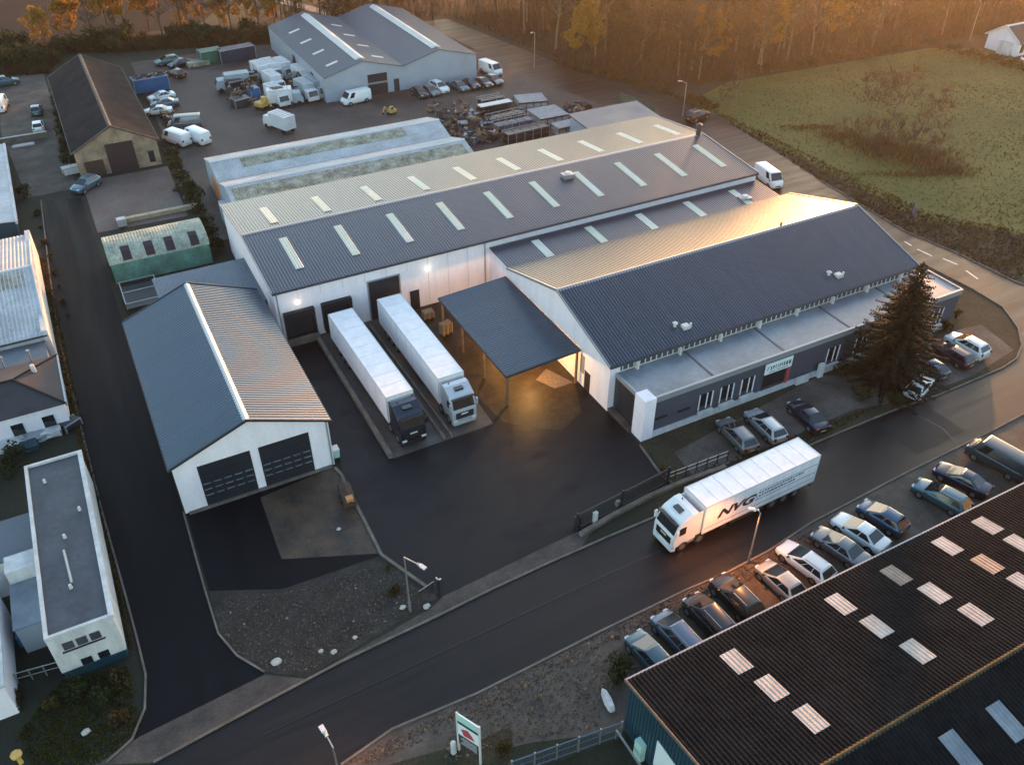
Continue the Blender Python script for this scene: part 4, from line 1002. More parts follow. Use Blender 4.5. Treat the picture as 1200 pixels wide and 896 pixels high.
# camera post
t = thing('camera_post', 'black post with small cameras at the yard entrance', 'post')
MB().box(-.11, .11, -.11, .11, 0, 1.9).build('post', MT['steel_dk'], t)
MB().obox((.1, -.08, 1.97), (.1, 0, 0), (0, .05, 0), (0, 0, .05)).obox((-.08, .08, 2.0), (.05, 0, 0), (0, .1, 0), (0, 0, .05)).build('camera', MT['trim_light'], t)
t.location = (*G(515, 698).xy, 0)
# pylon sign
def board_sign():
    t = thing('pylon_sign', 'tall sign board with mint top and red emblem between two posts', 'sign')
    w = .85
    for s in (-1, 1): MB().box(s*w-.06, s*w+.06, -.06, .06, 0, 4.3).build('post', MT['trim_light'], t)
    MB().box(-w+.06, w-.06, -.04, .04, 1.0, 4.25).build('board', MT['sign_white'], t)
    for z0, z1, m in ((3.55, 4.2, MT['mint']), (3.3, 3.53, MT['trim_dark']), (1.02, 2.05, MT['trim_dark'])):
        MB().box(-w+.07, w-.07, -.062, .062, z0, z1).build('panel', m, t)
    MB().loft([[(x, y, z) for x, z in ((-.5, 2.3), (.35, 2.2), (.55, 2.75), (.05, 3.05), (-.25, 2.75))] for y in (-.056, .056)]).build('emblem', MT['logo_red'], t)
    m = MB()
    for k in range(5): m.box(-w+.2, w-.25-.1*(k % 3), -.072, .072, 1.15+k*.17, 1.2+k*.17)
    m.build('lettering', MT['trim_light'], t)
    t.location = (24.1, -30.0, 0); t.rotation_euler = (0, 0, R(118))
board_sign()
tag(MB().loft([[(math.cos(k)*r_, math.sin(k)*r_, z) for k in [i*math.pi/4 for i in range(8)]] for r_, z in ((.12, 0), (.2, .15), (.2, 1.2), (.12, 1.35))]).build('marker_post', MT['white_old']), 'short white rounded marker post beside the tall sign board', 'marker post').location = (23.3, -29.3, 0)
t = thing('road_sign', 'dark slanted sign board on a pole at the bend of the back road', 'sign')
MB().tube((0, 0, 0), (0, 0, 3.2), .06, n=8).tube((.9, 1.2, 0), (.9, 1.2, 3.4), .06, n=8).build('post', MT['steel_dk'], t)
MB().loft([[(-.15, -.2, 1.9), (1.05, 1.4, 2.1), (1.05, 1.4, 3.5), (-.15, -.2, 3.2)], [(-.1, -.24, 1.9), (1.1, 1.36, 2.1), (1.1, 1.36, 3.5), (-.1, -.24, 3.2)]]).build('board', M('sign_back', (.1, .1, .14), .5, var=.1), t)
t.location = (*G(1066, 271).xy, 0)
# sliding gate
ga = thing('sliding_gate', 'long black sliding gate with upright bars at the yard entrance', 'gate')
A, B = G(676, 621), G(782, 566); D = (B-A); gl_ = D.length; ang = math.atan2(D.y, D.x)
m = MB()
for k in range(int(gl_/.14)): x = .1+k*.14; m.box(x-.018, x+.018, -.018, .018, .2, 1.68)
m.build('bar_panel', MT['steel_dk'], ga)
MB().box(0, gl_, -.05, .05, 1.68, 1.78).box(0, gl_, -.06, .06, .08, .2).box(0, gl_, -.035, .035, 1.5, 1.55).build('rail', MT['steel_dk'], ga)
for x in (0, gl_*.48, gl_): MB().box(x-.09, x+.09, -.1, .1, 0, 1.95).build('post', MT['steel_dk'], ga)
MB().box(.0, .5, .12, .45, 0, 1.2).build('motor_box', MT['trim_dark'], ga)
ga.location = A; ga.rotation_euler = (0, 0, ang)
tag(MB().box(-.18, .18, -.12, .12, 0, 1.15).box(-.2, .2, -.14, .14, 1.15, 1.2).build('control_box', MT['trim_light']), 'pale control box on the ground before the black gate', 'control box').location = (*G(697, 612).xy, 0)
tag(MB().loft([[(-.2, -.2, 0), (.2, -.2, 0), (.2, .2, 0), (-.2, .2, 0)], [(-.15, -.15, .55), (.15, -.15, .55), (.15, .15, .55), (-.15, .15, .55)]]).build('boundary_stone', MT['stone']), 'pale boundary stone halfway along the black gate', 'stone').location = (*G(724, 592).xy, 0)
strip('stone_border', px((680, 628), (716, 606), (760, 583), (800, 566), (850, 548)), .4, .32, MT['kerb'])
# rail fence on the verge
fe = thing('rail_fence', 'thin two rail fence between the gate and the parked estate cars', 'fence')
A, B = G(778, 566), G(852, 538); D = B-A; n = 6
for k in range(n+1): p = D*k/n; MB().box(p.x-.04, p.x+.04, p.y-.04, p.y+.04, 0, 1.05).build('post', MT['steel_dk'], fe)
MB().bar((0, 0, 1.0), D+V((0, 0, 1.0)), .05).bar((0, 0, .55), D+V((0, 0, .55)), .04).build('rail', MT['steel'], fe)
fe.location = A
# mesh fence by the factory
fe = thing('grey_slat_fence', 'blue grey panel fence joining the corner of the teal factory', 'fence')
A, B = G(600, 908), G(727, 862); D = B-A; n = 5
for k in range(n+1): p = D*k/n; MB().box(p.x-.05, p.x+.05, p.y-.05, p.y+.05, 0, 1.75).build('post', MT['steel'], fe)
m = MB()
for k in range(int(D.length/.12)): p = D*(k+.5)/(D.length/.12); m.box(p.x-.012, p.x+.012, p.y-.012, p.y+.012, .1, 1.62)
m.bar((0, 0, .15), D+V((0, 0, .15)), .05, .1); m.bar((0, 0, 1.6), D+V((0, 0, 1.6)), .07, .1); m.bar((0, 0, .9), D+V((0, 0, .9)), .03, .1)
m.build('mesh_panel', M('fence_blue', (.08, .12, .17), .5, metal=.3, var=.1), fe)
fe.location = A
# white boat-shaped tarp by the factory corner
o = MB().loft([[(x*.0+cx_+dx, y, z) for dx, y, z in ((0, -w_, .1), (0, w_, .1), (0, w_*.6, hh_), (0, -w_*.6, hh_))] for cx_, w_, hh_ in ((-1.3, .05, .3), (-.8, .32, .62), (.2, .42, .7), (.9, .36, .62), (1.2, .2, .4))]).build('covered_trailer', MT['white_old'])
tag(o, 'small white covered trailer beside the teal factory corner', 'trailer'); o.location = (*G(712, 822).xy, 0); _d = G(719, 835)-G(706, 808); o.rotation_euler = (0, 0, math.atan2(_d.y, _d.x)); o.scale = (.72, .72, .8)
# low gate barrier near the camera post
t = thing('barrier_arm', 'low pale barrier lying beside the black camera post', 'barrier')
MB().bar((-.7, -.15, .3), (.7, .2, .3), .05).build('bar', MT['trim'], t); MB().box(-.6, -.54, -.18, -.1, 0, .3).box(.54, .6, .12, .2, 0, .3).build('leg', MT['steel_dk'], t)
t.location = (*G(500, 690).xy, 0)
# pale stones on the rubble plot
stm = []
for i, (p, lab) in enumerate((((324, 776), 'largest pale boulder at the corner of the rubble plot'), ((391, 764), 'pale boulder right of the middle pebbles on the rubble plot'), ((376, 763), 'small pale stone just left of another on the rubble plot'), ((472, 712), 'pale stone at the foot of the street lamp'), ((500, 711), 'sand coloured stone between lamp and camera post'), ((416, 747), 'lone small pale stone in the middle of the rubble plot'), ((397, 620), 'pale stone on the rusty patch before the garage'), ((101, 858), 'pale stone on the dark lawn at the lower left'))):
    bm = bmesh.new(); bmesh.ops.create_icosphere(bm, subdivisions=2, radius=1)
    rg = random.Random(i); s = (.3, .2, .16, .2, .24, .15, .16, .26)[i]
    me = bpy.data.meshes.new('boulder')
    for v in bm.verts: v.co *= s*(1+rg.uniform(-.16, .16)); v.co.z *= .75; v.co.x *= 1.2
    bm.to_mesh(me); bm.free(); me.materials.append(MT['stone'])
    o = bpy.data.objects.new('boulder', me); COL.objects.link(o); o.location = (*G(*p).xy, s*.35)
    tag(o, lab, 'stone', 'pale stones')
# brown covered machine beside the garage
t = thing('rusty_trailer', 'small brown rusty trailer with cover beside the garage corner', 'trailer')
MB().loft([[(-.55, y, .45), (.55, y, .45), (.5, y, .95+k), (0, y, 1.15+k), (-.5, y, .95+k)] for y, k in ((-1.3, -.15), (-.9, .05), (.6, .1), (1.3, -.1))]).build('body', MT['rustm'], t)
MB().box(-.3, .3, -1.25, -.7, .9, 1.25).build('hood', MT['orange'], t)
for s in (-1, 1): MB().tube((s*.5, .1, .32), (s*.68, .1, .32), .32, n=12).build('wheel', MT['tyre'], t)
MB().bar((0, 1.3, .5), (0, 2.4, .45), .1).build('drawbar', MT['steel_dk'], t)
t.location = (*G(408, 586).xy, 0); t.rotation_euler = (0, 0, R(-5))
t = thing('wheelie_bin', 'pale green bin at the front corner of the garage', 'bin')
MB().loft([[(-.25, -.3, .1), (.25, -.3, .1), (.25, .3, .1), (-.25, .3, .1)], [(-.3, -.36, 1.0), (.3, -.36, 1.0), (.3, .36, 1.0), (-.3, .36, 1.0)]]).build('tub', MT['mint'], t); MB().box(-.32, .32, -.38, .4, 1.0, 1.07).build('lid', MT['trim_light'], t)
t.location = (*G(394, 535).xy, 0)
# office steps of white planters left of gate
# ------------------------------------------------------------------ back yard: containers, skips, scrap, racks
def boxthing(nm, lab, cat, at, size, deg, m, grp=None, ribs=True, z=0):
    t = thing(nm, lab, cat, group=grp); sx, sy, sz = size
    MB().box(-sx/2, sx/2, -sy/2, sy/2, .12, sz).build('body', m, t)
    if ribs:
        r = MB()
        k = -sx/2+.2
        while k < sx/2-.1:
            r.box(k-.04, k+.04, -sy/2-.025, -sy/2-.003, .2, sz-.15); r.box(k-.04, k+.04, sy/2+.003, sy/2+.025, .2, sz-.15); k += .42
        r.build('side_rib', m, t)
    e = MB()
    for x in (-sx/2, sx/2):
        for y in (-sy/2, sy/2): e.box(x-.06, x+.06, y-.06, y+.06, 0, sz+.04)
    e.box(-sx/2+.06, sx/2-.06, -sy/2-.05, -sy/2+.05, sz-.08, sz+.03).box(-sx/2+.06, sx/2-.06, sy/2-.05, sy/2+.05, sz-.08, sz+.03)
    e.build('frame', MT['trim'], t)
    p = G(*at) if len(at) == 2 else V(at)
    t.location = (p.x, p.y, z); t.rotation_euler = (0, 0, R(deg)); return t
def boxtruck(lab, at, deg, bodym, cabm2, L=4.2, grp='old trucks and vans in the back yard'):
    t = thing('box_truck', lab, 'truck', group=grp)
    MB().box(-L, 0, -1.05, 1.05, .8, 2.9).build('load_box', bodym, t)
    MB().loft([[(x, y, z) for x, z in ((.08, .5), (1.75, .5), (1.8, 1.2), (1.4, 2.1), (.08, 2.15))] for y in (-1, 1)]).build('cab', cabm2, t)
    MB().loft([[(1.8, -.85, 1.25), (1.8, .85, 1.25), (1.43, .8, 2.03), (1.43, -.8, 2.03)], [(1.84, -.85, 1.25), (1.84, .85, 1.25), (1.47, .8, 2.05), (1.47, -.8, 2.05)]]).build('windscreen', MT['glass'], t)
    for x in (-L+.9, 1.0):
        for s in (-1, 1): MB().tube((x, s*.75, .4), (x, s*1.02, .4), .4, n=12).build('wheel', MT['tyre'], t)
    m = MB()
    for k in range(1, 6): m.box(-L*k/6-.05, -L*k/6+.05, -1.0, 1.0, 2.902, 2.95)
    m.build('roof_rib', MT['trim'], t)
    p = G(*at); t.location = (p.x, p.y, 0); t.rotation_euler = (0, 0, R(deg))
wbx = M('box_white', (.62, .62, .63), .5, var=.15, scale=.5); wbg = M('box_grey_blue', (.3, .36, .4), .5, var=.2, scale=.5)
for lab, at, dg, a, b in (
    ('white box truck at the front of the double row in the back yard', (330, 124), -80, wbx, wbx),
    ('pale box truck front right beside the white one in the back yard', (344, 122), -12, wbx, wbg),
    ('grey blue box truck next to the long grey hall side', (364, 118), -82, wbg, wbx),
    ('white box truck behind the grey blue one along the grey hall', (361, 100), -80, wbx, wbx),
    ('pale blue box truck third along the side of the grey hall', (377, 114), -82, wbg, wbg),
    ('white box truck in the middle of the double row with dark stripes', (326, 108), -82, wbx, wbx),
    ('white box truck at the rear left of the double row', (311, 96), -84, wbx, wbg),
    ('white box truck at the rear middle of the double row', (323, 93), -84, wbx, wbx),
    ('white box truck at the rear right of the double row', (337, 92), -82, wbx, wbg),
    ('pale blue lorry at the left end of the machinery row', (266, 106), 175, wbg, wbg),
    ('white box truck alone on the open back yard', (323, 150), 112, wbx, wbx)):
    boxtruck(lab, at, dg, a, b)
boxthing('skip', 'large blue skip with pale rim beside the barn', 'skip', (178, 106), (6.0, 2.4, 2.5), 4, MT['skipblue'])
rg = random.Random(4); m = MB()
for k in range(40): m.obox((rg.uniform(-2.6, 2.6), rg.uniform(-.9, .9), 2.55+rg.uniform(0, .3)), (rg.uniform(.1, .6), rg.uniform(-.3, .3), rg.uniform(-.1, .2)), (0, .08, .02), (0, 0, .06))
o = m.build('scrap_load', MT['rustm']); tag(o, 'rusty scrap heaped on top of the large blue skip', 'scrap'); o.location = (*G(178, 106).xy, 0); o.rotation_euler = (0, 0, R(4))
boxthing('container', 'green container by the far hedge of the back yard', 'container', (248, 73), (4.2, 2.3, 2.4), 6, MT['greenp'])
boxthing('container', 'dark blue container right of the green one by the far hedge', 'container', (278, 70), (7, 2.3, 2.4), 8, M('container_navy', (.02, .035, .065), .5, var=.2))
boxthing('flat_rack', 'pale flat rack left of the green container', 'rack', (232, 77), (4, 2, .9), 6, MT['asb_dirty'])
boxthing('container', 'dark crate on legs in the middle of the machinery row', 'container', (276, 108), (2.6, 2.4, 2.2), 12, MT['steel_dk'])
boxthing('blue_tank', 'bright blue tank between machines in the back yard', 'tank', (299, 117), (1.6, 1.6, 2.2), 10, M('tank_blue', (.02, .14, .36), .5, var=.1))
boxthing('container', 'dark grey bin in front of the machinery row', 'container', (283, 124), (3.0, 2.0, 1.4), 14, MT['trim_dark'])
boxthing('container', 'small red brown crate between the box trucks', 'container', (348, 111), (1.8, 1.8, 1.4), 6, MT['rustm'])
boxthing('container', 'grey clad crate behind the bright blue tank', 'container', (292, 101), (3, 2, 2), 10, MT['rustm'])
def digger(lab, at, deg, s=1.):
    t = thing('excavator', lab, 'excavator')
    for y in (-.8, .8): MB().loft([[(-1.2, y-.2, .1), (-1.2, y+.2, .1), (-1.2, y+.2, .6), (-1.2, y-.2, .6)], [(1.2, y-.2, .1), (1.2, y+.2, .1), (1.2, y+.2, .6), (1.2, y-.2, .6)]]).build('track', MT['steel_dk'], t)
    MB().box(-1.4, .9, -.95, .95, .7, 1.5).build('body', MT['yellow'], t)
    MB().loft([[(x, y, z) for x, z in ((-.2, 1.5), (1.0, 1.5), (.85, 2.6), (-.2, 2.6))] for y in (.05, .9)]).build('cab', MT['yellow'], t)
    MB().box(.0, .7, .91, .93, 1.8, 2.45).build('cab_window', MT['glass'], t)
    MB().bar((.8, -.3, 1.3), (2.3, -.3, 2.9), .28).bar((2.3, -.3, 2.9), (3.1, -.3, 1.3), .2).build('boom', MT['yellow'], t)
    MB().loft([[(2.8, -.6, 1.3), (3.4, -.6, 1.2), (3.1, -.6, .6)], [(2.8, 0, 1.3), (3.4, 0, 1.2), (3.1, 0, .6)]]).build('bucket', MT['steel_dk'], t)
    p = G(*at); t.location = (p.x, p.y, 0); t.rotation_euler = (0, 0, R(deg)); t.scale = (s,)*3
digger('sand coloured loader at the front of the machinery row', (308, 128), -60, .8)
digger('yellow excavator beside the end of the pale blue shed', (459, 134), 200, .55)
# scrap heaps
def scrap(lab, pts, n, seed, hmax=1.3):
    rg = random.Random(seed); m = MB(); q = [G(*p) for p in pts]
    c = sum(q, V())/len(q)
    for k in range(n):
        i = rg.randrange(len(q)); a = c.lerp(q[i].lerp(q[(i+1) % len(q)], rg.random()), math.sqrt(rg.random()))
        hh = hmax*rg.random()**1.3; d = V((rg.uniform(-1, 1), rg.uniform(-1, 1), rg.uniform(-.25, .35))).normalized()
        s = d.orthogonal().normalized(); l = rg.uniform(.15, 1.0)
        m.obox((a.x-c.x, a.y-c.y, .1+hh), d*l, s*rg.uniform(.04, .3), d.cross(s)*rg.uniform(.03, .18), rg.choice((0, 0, 1, 1, 2, 3)))
    o = m.build('scrap_heap', [MT['rustm'], MT['steel_dk'], MT['trim'], MT['wood']])
    o.location = (c.x, c.y, 0); return tag(o, lab, 'scrap heap', 'scrap heaps in the back yard')
scrap('mixed rusty scrap heap between the pale blue shed and the crate racks', ((498, 132), (545, 128), (575, 150), (590, 168), (555, 172), (520, 160)), 260, 1, 1.6)
scrap('dark machinery scrap heap at the left of the white trucks', ((262, 98), (300, 90), (306, 108), (296, 124), (270, 120)), 150, 2, 2.2)
scrap('dark tangle of frames between the white trucks and the grey hall', ((342, 92), (356, 88), (362, 108), (350, 116), (340, 108)), 90, 3, 2.0)
scrap('strip of odd scrap in front of the barn side', ((186, 130), (205, 138), (212, 156), (198, 150)), 60, 5, .8)
scrap('small heap of junk on the pale concrete before the green shed', ((205, 222), (222, 218), (218, 232)), 18, 6, .5)
def rack(lab, a, b, h, w, m1, topm=None, grp='long crate racks in the back yard'):
    t = thing('crate_rack', lab, 'rack', group=grp); A, B = G(*a), G(*b); D = B-A; L = D.length; n = max(2, round(L/1.4))
    r = MB()
    for k in range(n):
        x = L*k/n
        for lv in range(max(1, int(h/.8))): r.box(x+.05, x+L/n-.08, -w/2, w/2, .1+lv*.8, .1+lv*.8+.68)
    r.build('crate', m1, t)
    f = MB()
    for k in range(n+1):
        for y in (-w/2-.04, w/2+.04): f.box(L*k/n-.04, L*k/n+.04, y-.04, y+.04, 0, h+.1)
    for y in (-w/2-.04, w/2+.04): f.box(0, L, y-.03, y+.03, h-.02, h+.1)
    f.build('frame', MT['trim'] if topm is None else MT['steel_dk'], t)
    if topm: MB().box(0, L, -w/2, w/2, h+.02, h+.18).build('top_board', topm, t)
    t.location = A; t.rotation_euler = (0, 0, math.atan2(D.y, D.x))
slab_m = M('pale_slabs', (.33, .3, .3), .8, var=.2, scale=1.2, fine=.2)
rack('rearmost dark crate rack with bare top', (562, 128), (588, 123), 1.8, 1.6, MT['steel_dk'])
rack('dark crate rack with pale board on top', (562, 137), (598, 130), 1.7, 1.5, MT['steel_dk'], MT['trim_light'])
rack('dark crate rack second from the front', (572, 150), (612, 141), 1.9, 1.7, MT['steel_dk'])
rack('dark crate rack in the middle with blue ends', (580, 158), (622, 149), 1.9, 1.7, M('crate_blue', (.05, .075, .13), .5, var=.3, scale=1))
rack('front dark crate rack beside the warehouse', (592, 168), (640, 157), 1.7, 1.8, MT['steel_dk'])
rack('pale slab stack rearmost by the back road', (605, 124), (638, 121), 1.0, 4.0, slab_m, slab_m, 'stacks of pale slabs')
rack('wide pale slab stack in the middle', (625, 142), (658, 136), 1.0, 5.0, slab_m, slab_m, 'stacks of pale slabs')
rack('pale slab stack next to the warehouse roof edge', (650, 158), (690, 149), 1.3, 2.6, slab_m, slab_m, 'stacks of pale slabs')
scrap('heap of orange brick rubble beside the pale slab stacks', ((662, 128), (682, 122), (690, 128), (672, 134)), 60, 8, .8)
# barn front clutter
boxthing('white_crate', 'two white crates by the front corner of the barn', 'crate', (86, 203), (2.6, 1.3, 1.1), 8, MT['white_old'], ribs=False)
tag(MB().box(-5.2, 5.2, -.35, .35, 0, .55).build('timber_stack', M('pale_timber', (.42, .34, .22), .8, var=.2, scale=1.5)), 'long pale timber stack behind the green shed', 'timber').location = (*G(186, 252).xy, 0)
t = thing('water_tank', 'white plastic tank in a cage at the end of the timber stack', 'tank')
MB().box(-.55, .55, -.5, .5, .15, 1.1).build('tank', MT['white_old'], t)
m = MB()
for k in (-.58, -.2, .2, .58): m.box(k-.02, k+.02, -.54, -.5, 0, 1.15).box(k-.02, k+.02, .5, .54, 0, 1.15)
for z in (.2, .6, 1.1): m.box(-.6, .6, -.54, -.51, z, z+.03)
m.build('cage', MT['steel'], t); t.location = (*G(144, 265).xy, 0)
wl = thing('garden_wall', 'low pale wall crossing the dirt lot', 'wall')
MB().box(-4, 4, -.15, .15, 0, .9).build('wall', MT['kerb'], wl); MB().box(-4.05, 4.05, -.2, .2, .9, .98).build('coping', MT['stone'], wl); wl.location = (*G(24, 166).xy, 0)
t = thing('stacked_boards', 'pale boards lying on the dirt lot behind the low wall', 'boards'); MB().box(-1.6, 1.6, -.25, .25, .05, .3).box(-1.4, 1.5, .4, .8, .05, .25).build('board', MT['stone'], t); t.location = (*G(28, 172).xy, 0)
# clutter between the hip-roofed house and the flat building
rg = random.Random(9)
for k, (at, s, m_, lab) in enumerate((((12, 522), .9, 'white_old', 'pale cushion sack leftmost in the yard below the hipped house'), ((26, 517), .8, 'trim_light', 'pale grey sack in the yard below the hipped house'), ((42, 512), .9, 'trim', 'grey bundle in the yard below the hipped house'), ((60, 507), .9, 'white_old', 'white sheeting near the street in the yard below the hipped house'), ((34, 524), .8, 'teal', 'teal crate in the yard below the hipped house'))):
    bm = bmesh.new(); bmesh.ops.create_cube(bm, size=2*s); bmesh.ops.subdivide_edges(bm, edges=bm.edges, cuts=2, use_grid_fill=True)
    for v in bm.verts: v.co += V((rg.uniform(-.1, .1), rg.uniform(-.1, .1), rg.uniform(-.1, .1))); v.co.z = max(0, v.co.z*.4+.35*s)
    me = bpy.data.meshes.new('garden_bundle'); bm.to_mesh(me); bm.free(); me.materials.append(MT[m_])
    o = bpy.data.objects.new('garden_bundle', me); COL.objects.link(o); o.location = (*G(*at).xy, 0); tag(o, lab, 'bundle', 'bundles in the small yard')
boxthing('garden_table', 'dark garden table by the street in the small yard', 'table', (84, 500), (1.6, 1.0, .75), 30, MT['trim_dark'], ribs=False)
t = thing('wheelie_bin', 'blue bin in the dark court beside the flat roofed building', 'bin')
MB().box(-.35, .35, -.35, .35, 0, 1.0).build('tub', MT['skipblue'], t); MB().box(-.37, .37, -.37, .37, 1.0, 1.06).build('lid', MT['skipblue'], t); t.location = (*G(30, 752).xy, 0)
fe = thing('garden_fence', 'thin fence closing the court beside the flat roofed building', 'fence'); A, B = G(22, 800), G(72, 786); D = B-A
for k in range(4): p = D*k/3; MB().box(p.x-.04, p.x+.04, p.y-.04, p.y+.04, 0, 1.1).build('post', MT['steel'], fe)
MB().bar((0, 0, 1.05), D+V((0, 0, 1.05)), .05).bar((0, 0, .5), D+V((0, 0, .5)), .04).build('rail', MT['steel'], fe); fe.location = A
t = thing('play_figure', 'yellow round topped garden ornament on the dark lawn at the lower left', 'ornament')
MB().tube((0, 0, 0), (0, 0, .7), .16, .12, 8).build('stem', MT['yellow'], t); MB().loft([[(math.cos(a)*r_, math.sin(a)*r_, z) for a in [i*math.pi/4 for i in range(8)]] for r_, z in ((.1, .7), (.32, .8), (.36, 1.0), (.2, 1.2))]).build('head', MT['yellow'], t); t.location = (*G(25, 893).xy, 0)
# green goal-like frame beyond the warehouse
t = thing('green_hoarding', 'green framed hoarding on the verge beyond the warehouse', 'hoarding'); A, B = G(727, 122), G(766, 138); D = B-A
for k in (0, .5, 1): p = D*k; MB().box(p.x-.06, p.x+.06, p.y-.06, p.y+.06, 0, 2.2).build('post', MT['greenp'], t)
MB().bar((0, 0, 1.3), D+V((0, 0, 1.3)), .04, 1.5).build('panel', M('hoarding_green', (.07, .1, .07), .6, var=.3, scale=1), t); t.location = A
# ------------------------------------------------------------------ trees and plants
def limb(mb, p, d, L, r0, r1, rg, n=5, seg=3, wob=.12, up=.0):
    pts = [V(p)]; d = V(d).normalized()
    for k in range(seg):
        d = (d+V((rg.uniform(-wob, wob), rg.uniform(-wob, wob), rg.uniform(-wob, wob)+up))).normalized(); pts.append(pts[-1]+d*L/seg)
    rings = []
    for k, q in enumerate(pts):
        a = d.orthogonal().normalized(); b = d.cross(a); r = r0+(r1-r0)*k/seg
        rings.append([q+(a*math.cos(2*math.pi*j/n)+b*math.sin(2*math.pi*j/n))*r for j in range(n)])
    mb.loft(rings, cap=False); return pts, d
def twig(mb, p, d, L, w, rg):
    d = V(d).normalized(); s = d.cross(V((rg.uniform(-1, 1), rg.uniform(-1, 1), rg.uniform(-1, 1)))).normalized()*w
    q = p+d*L+V((0, 0, L*rg.uniform(-.05, .2)))
    mb.add([p-s, p+s, q], [(0, 1, 2)])
def leaf(mb, p, s, rg, flat=.0):
    n = V((rg.gauss(0, 1), rg.gauss(0, 1), rg.gauss(0, 1)+flat)).normalized(); a = n.orthogonal().normalized()*s; b = n.cross(a)*rg.uniform(.5, .9)
    mb.add([p-a, p-b*.8, p+a, p+b*.8], [(0, 1, 2, 3)])
def rand_dir(rg, el0, el1, az=None):
    az = rg.uniform(0, 2*math.pi) if az is None else az; el = R(rg.uniform(el0, el1))
    return V((math.cos(az)*math.cos(el), math.sin(az)*math.cos(el), math.sin(el)))
def make_tree(nm, seed, h, spread, leaves, lsize, leafm, barkm, tw=7, start=.35, twm=None, twl=1.1):
    rg = random.Random(seed); t = thing(nm, None, 'tree')
    tr = MB(); cr = MB(); lf = MB()
    pts, d = limb(tr, (0, 0, 0), (rg.uniform(-.06, .06), rg.uniform(-.06, .06), 1), h*.93, .021*h*.75, .02, rg, 7, 8, .045, .02)
    def along(f):
        x = f*(len(pts)-1); i = min(int(x), len(pts)-2); return pts[i].lerp(pts[i+1], x-i)
    nl = int(h*1.5); az = rg.random()*6
    for k in range(nl):
        f = start+(1-start)*(k+rg.random())/nl; f = min(f, .99); p = along(f); az += 2.4
        L = spread*(1.15-f)*rg.uniform(.7, 1.2)+.5
        bp, bd = limb(tr, p, rand_dir(rg, 22, 60, az), L, .011*h*(1.15-f)*.55+.012, .012, rg, 4, 3, .18, .08)
        for q in range(6):
            fb = rg.uniform(.3, 1); i = min(int(fb*3), 2); pp = bp[i].lerp(bp[i+1], fb*3-i)
            L2 = L*rg.uniform(.3, .6); sp, sd = limb(tr, pp, (bd+rand_dir(rg, -30, 70)*.9), L2, .022, .007, rg, 3, 2, .2, .1)
            for z in range(tw):
                e = sp[rg.randrange(3)].lerp(sp[-1], rg.random()); dd = (sd+rand_dir(rg, -40, 80)*1.1)
                twig(cr, e, dd, rg.uniform(.5, 1.1)*twl, .034, rg)
                for w in range(leaves):
                    leaf(lf, e+dd.normalized()*rg.uniform(.1, 1.0)+V((rg.uniform(-.25, .25), rg.uniform(-.25, .25), rg.uniform(-.25, .25))), lsize*rg.uniform(.6, 1.3), rg)
    tr.build('trunk', barkm, t, fix=False)
    o = len(cr.v); cr.m = [0]*len(cr.f); cr.v += lf.v; cr.f += [[i+o for i in f] for f in lf.f]; cr.m += [1]*len(lf.f)
    cr.build('crown', [twm or barkm, leafm], t, fix=False)
    return t
LF = dict(brown=Mleaf('leaf_brown', (.075, .048, .022), (.13, .085, .03), .45), rust=Mleaf('leaf_rust', (.075, .045, .018), (.13, .075, .024), .4), olive=Mleaf('leaf_olive', (.05, .05, .014), (.1, .075, .02), .4), gold=Mleaf('leaf_gold', (.24, .12, .018), (.34, .18, .028), .4), green=Mleaf('leaf_dark_green', (.016, .026, .010), (.035, .042, .014), .25), spruce=Mleaf('spruce_needles', (.0045, .0075, .0045), (.011, .0135, .007), .04, .9), shrub=Mleaf('leaf_shrub', (.035, .032, .012), (.085, .05, .02), .3))
BK, BP = MT['bark'], MT['bark_pale']
TWB = M('twig_brown', (.062, .043, .03), .9, var=.3, scale=.3)
TWP = M('twig_tan', (.11, .08, .052), .9, var=.3, scale=.3)
wood_kinds = [
 (make_tree('woodland_tree', 1, 15, 3.4, 1, .13, LF['brown'], BP, 13, .34, TWB), 'tall bare brown tree with a pale trunk in the wood'),
 (make_tree('woodland_tree', 2, 13, 3.6, 2, .14, LF['rust'], BK, 9, .25, TWB), 'tree with thin rust coloured leaves in the wood'),
 (make_tree('woodland_tree', 3, 16, 3.0, 0, .1, LF['brown'], BP, 15, .36, TWP), 'slender leafless tree with tan twigs in the wood'),
 (make_tree('woodland_tree', 4, 11, 3.2, 2, .14, LF['olive'], BK, 8, .2, TWB), 'lower tree with sparse olive leaves in the wood'),
 (make_tree('woodland_tree', 5, 14, 3.8, 1, .14, LF['rust'], BP, 12, .26, TWP), 'broad bare tree with a few rust leaves in the wood'),
 (make_tree('woodland_tree', 6, 10, 3.0, 3, .15, LF['brown'], BK, 8, .15, TWB), 'bushy brown leaved young tree in the wood'),
]
rg = random.Random(21); GW = 'trees of the wood'
spots = []
def inwood(x, y):
    if x < 96: return y > 138 and x > 62
    lo = 66 if x < 122 else 66.5 if x < 172 else 63.5
    edge = 103 if y > 96 else 105.5
    if y < lo or x > 232: return False
    if x < edge+max(0, (100-y)*.08): return False
    return y < 135.7-(x-114.7)*.524+9
while len(spots) < 48:
    p = V((rg.uniform(60, 97), rg.uniform(126.5, 160), 0))
    if all((p-q).length > 3.6 for q in spots): spots.append(p)
tries = 0
while len(spots) < 298 and tries < 20000:
    tries += 1
    p = V((rg.uniform(96, 232), rg.uniform(63, 156), 0))
    if not inwood(p.x, p.y): continue
    if any((p-q).length < 3.2 for q in spots): continue
    spots.append(p)
GOLD = []
rows = sorted(spots, key=lambda p: p.x*.5+p.y)
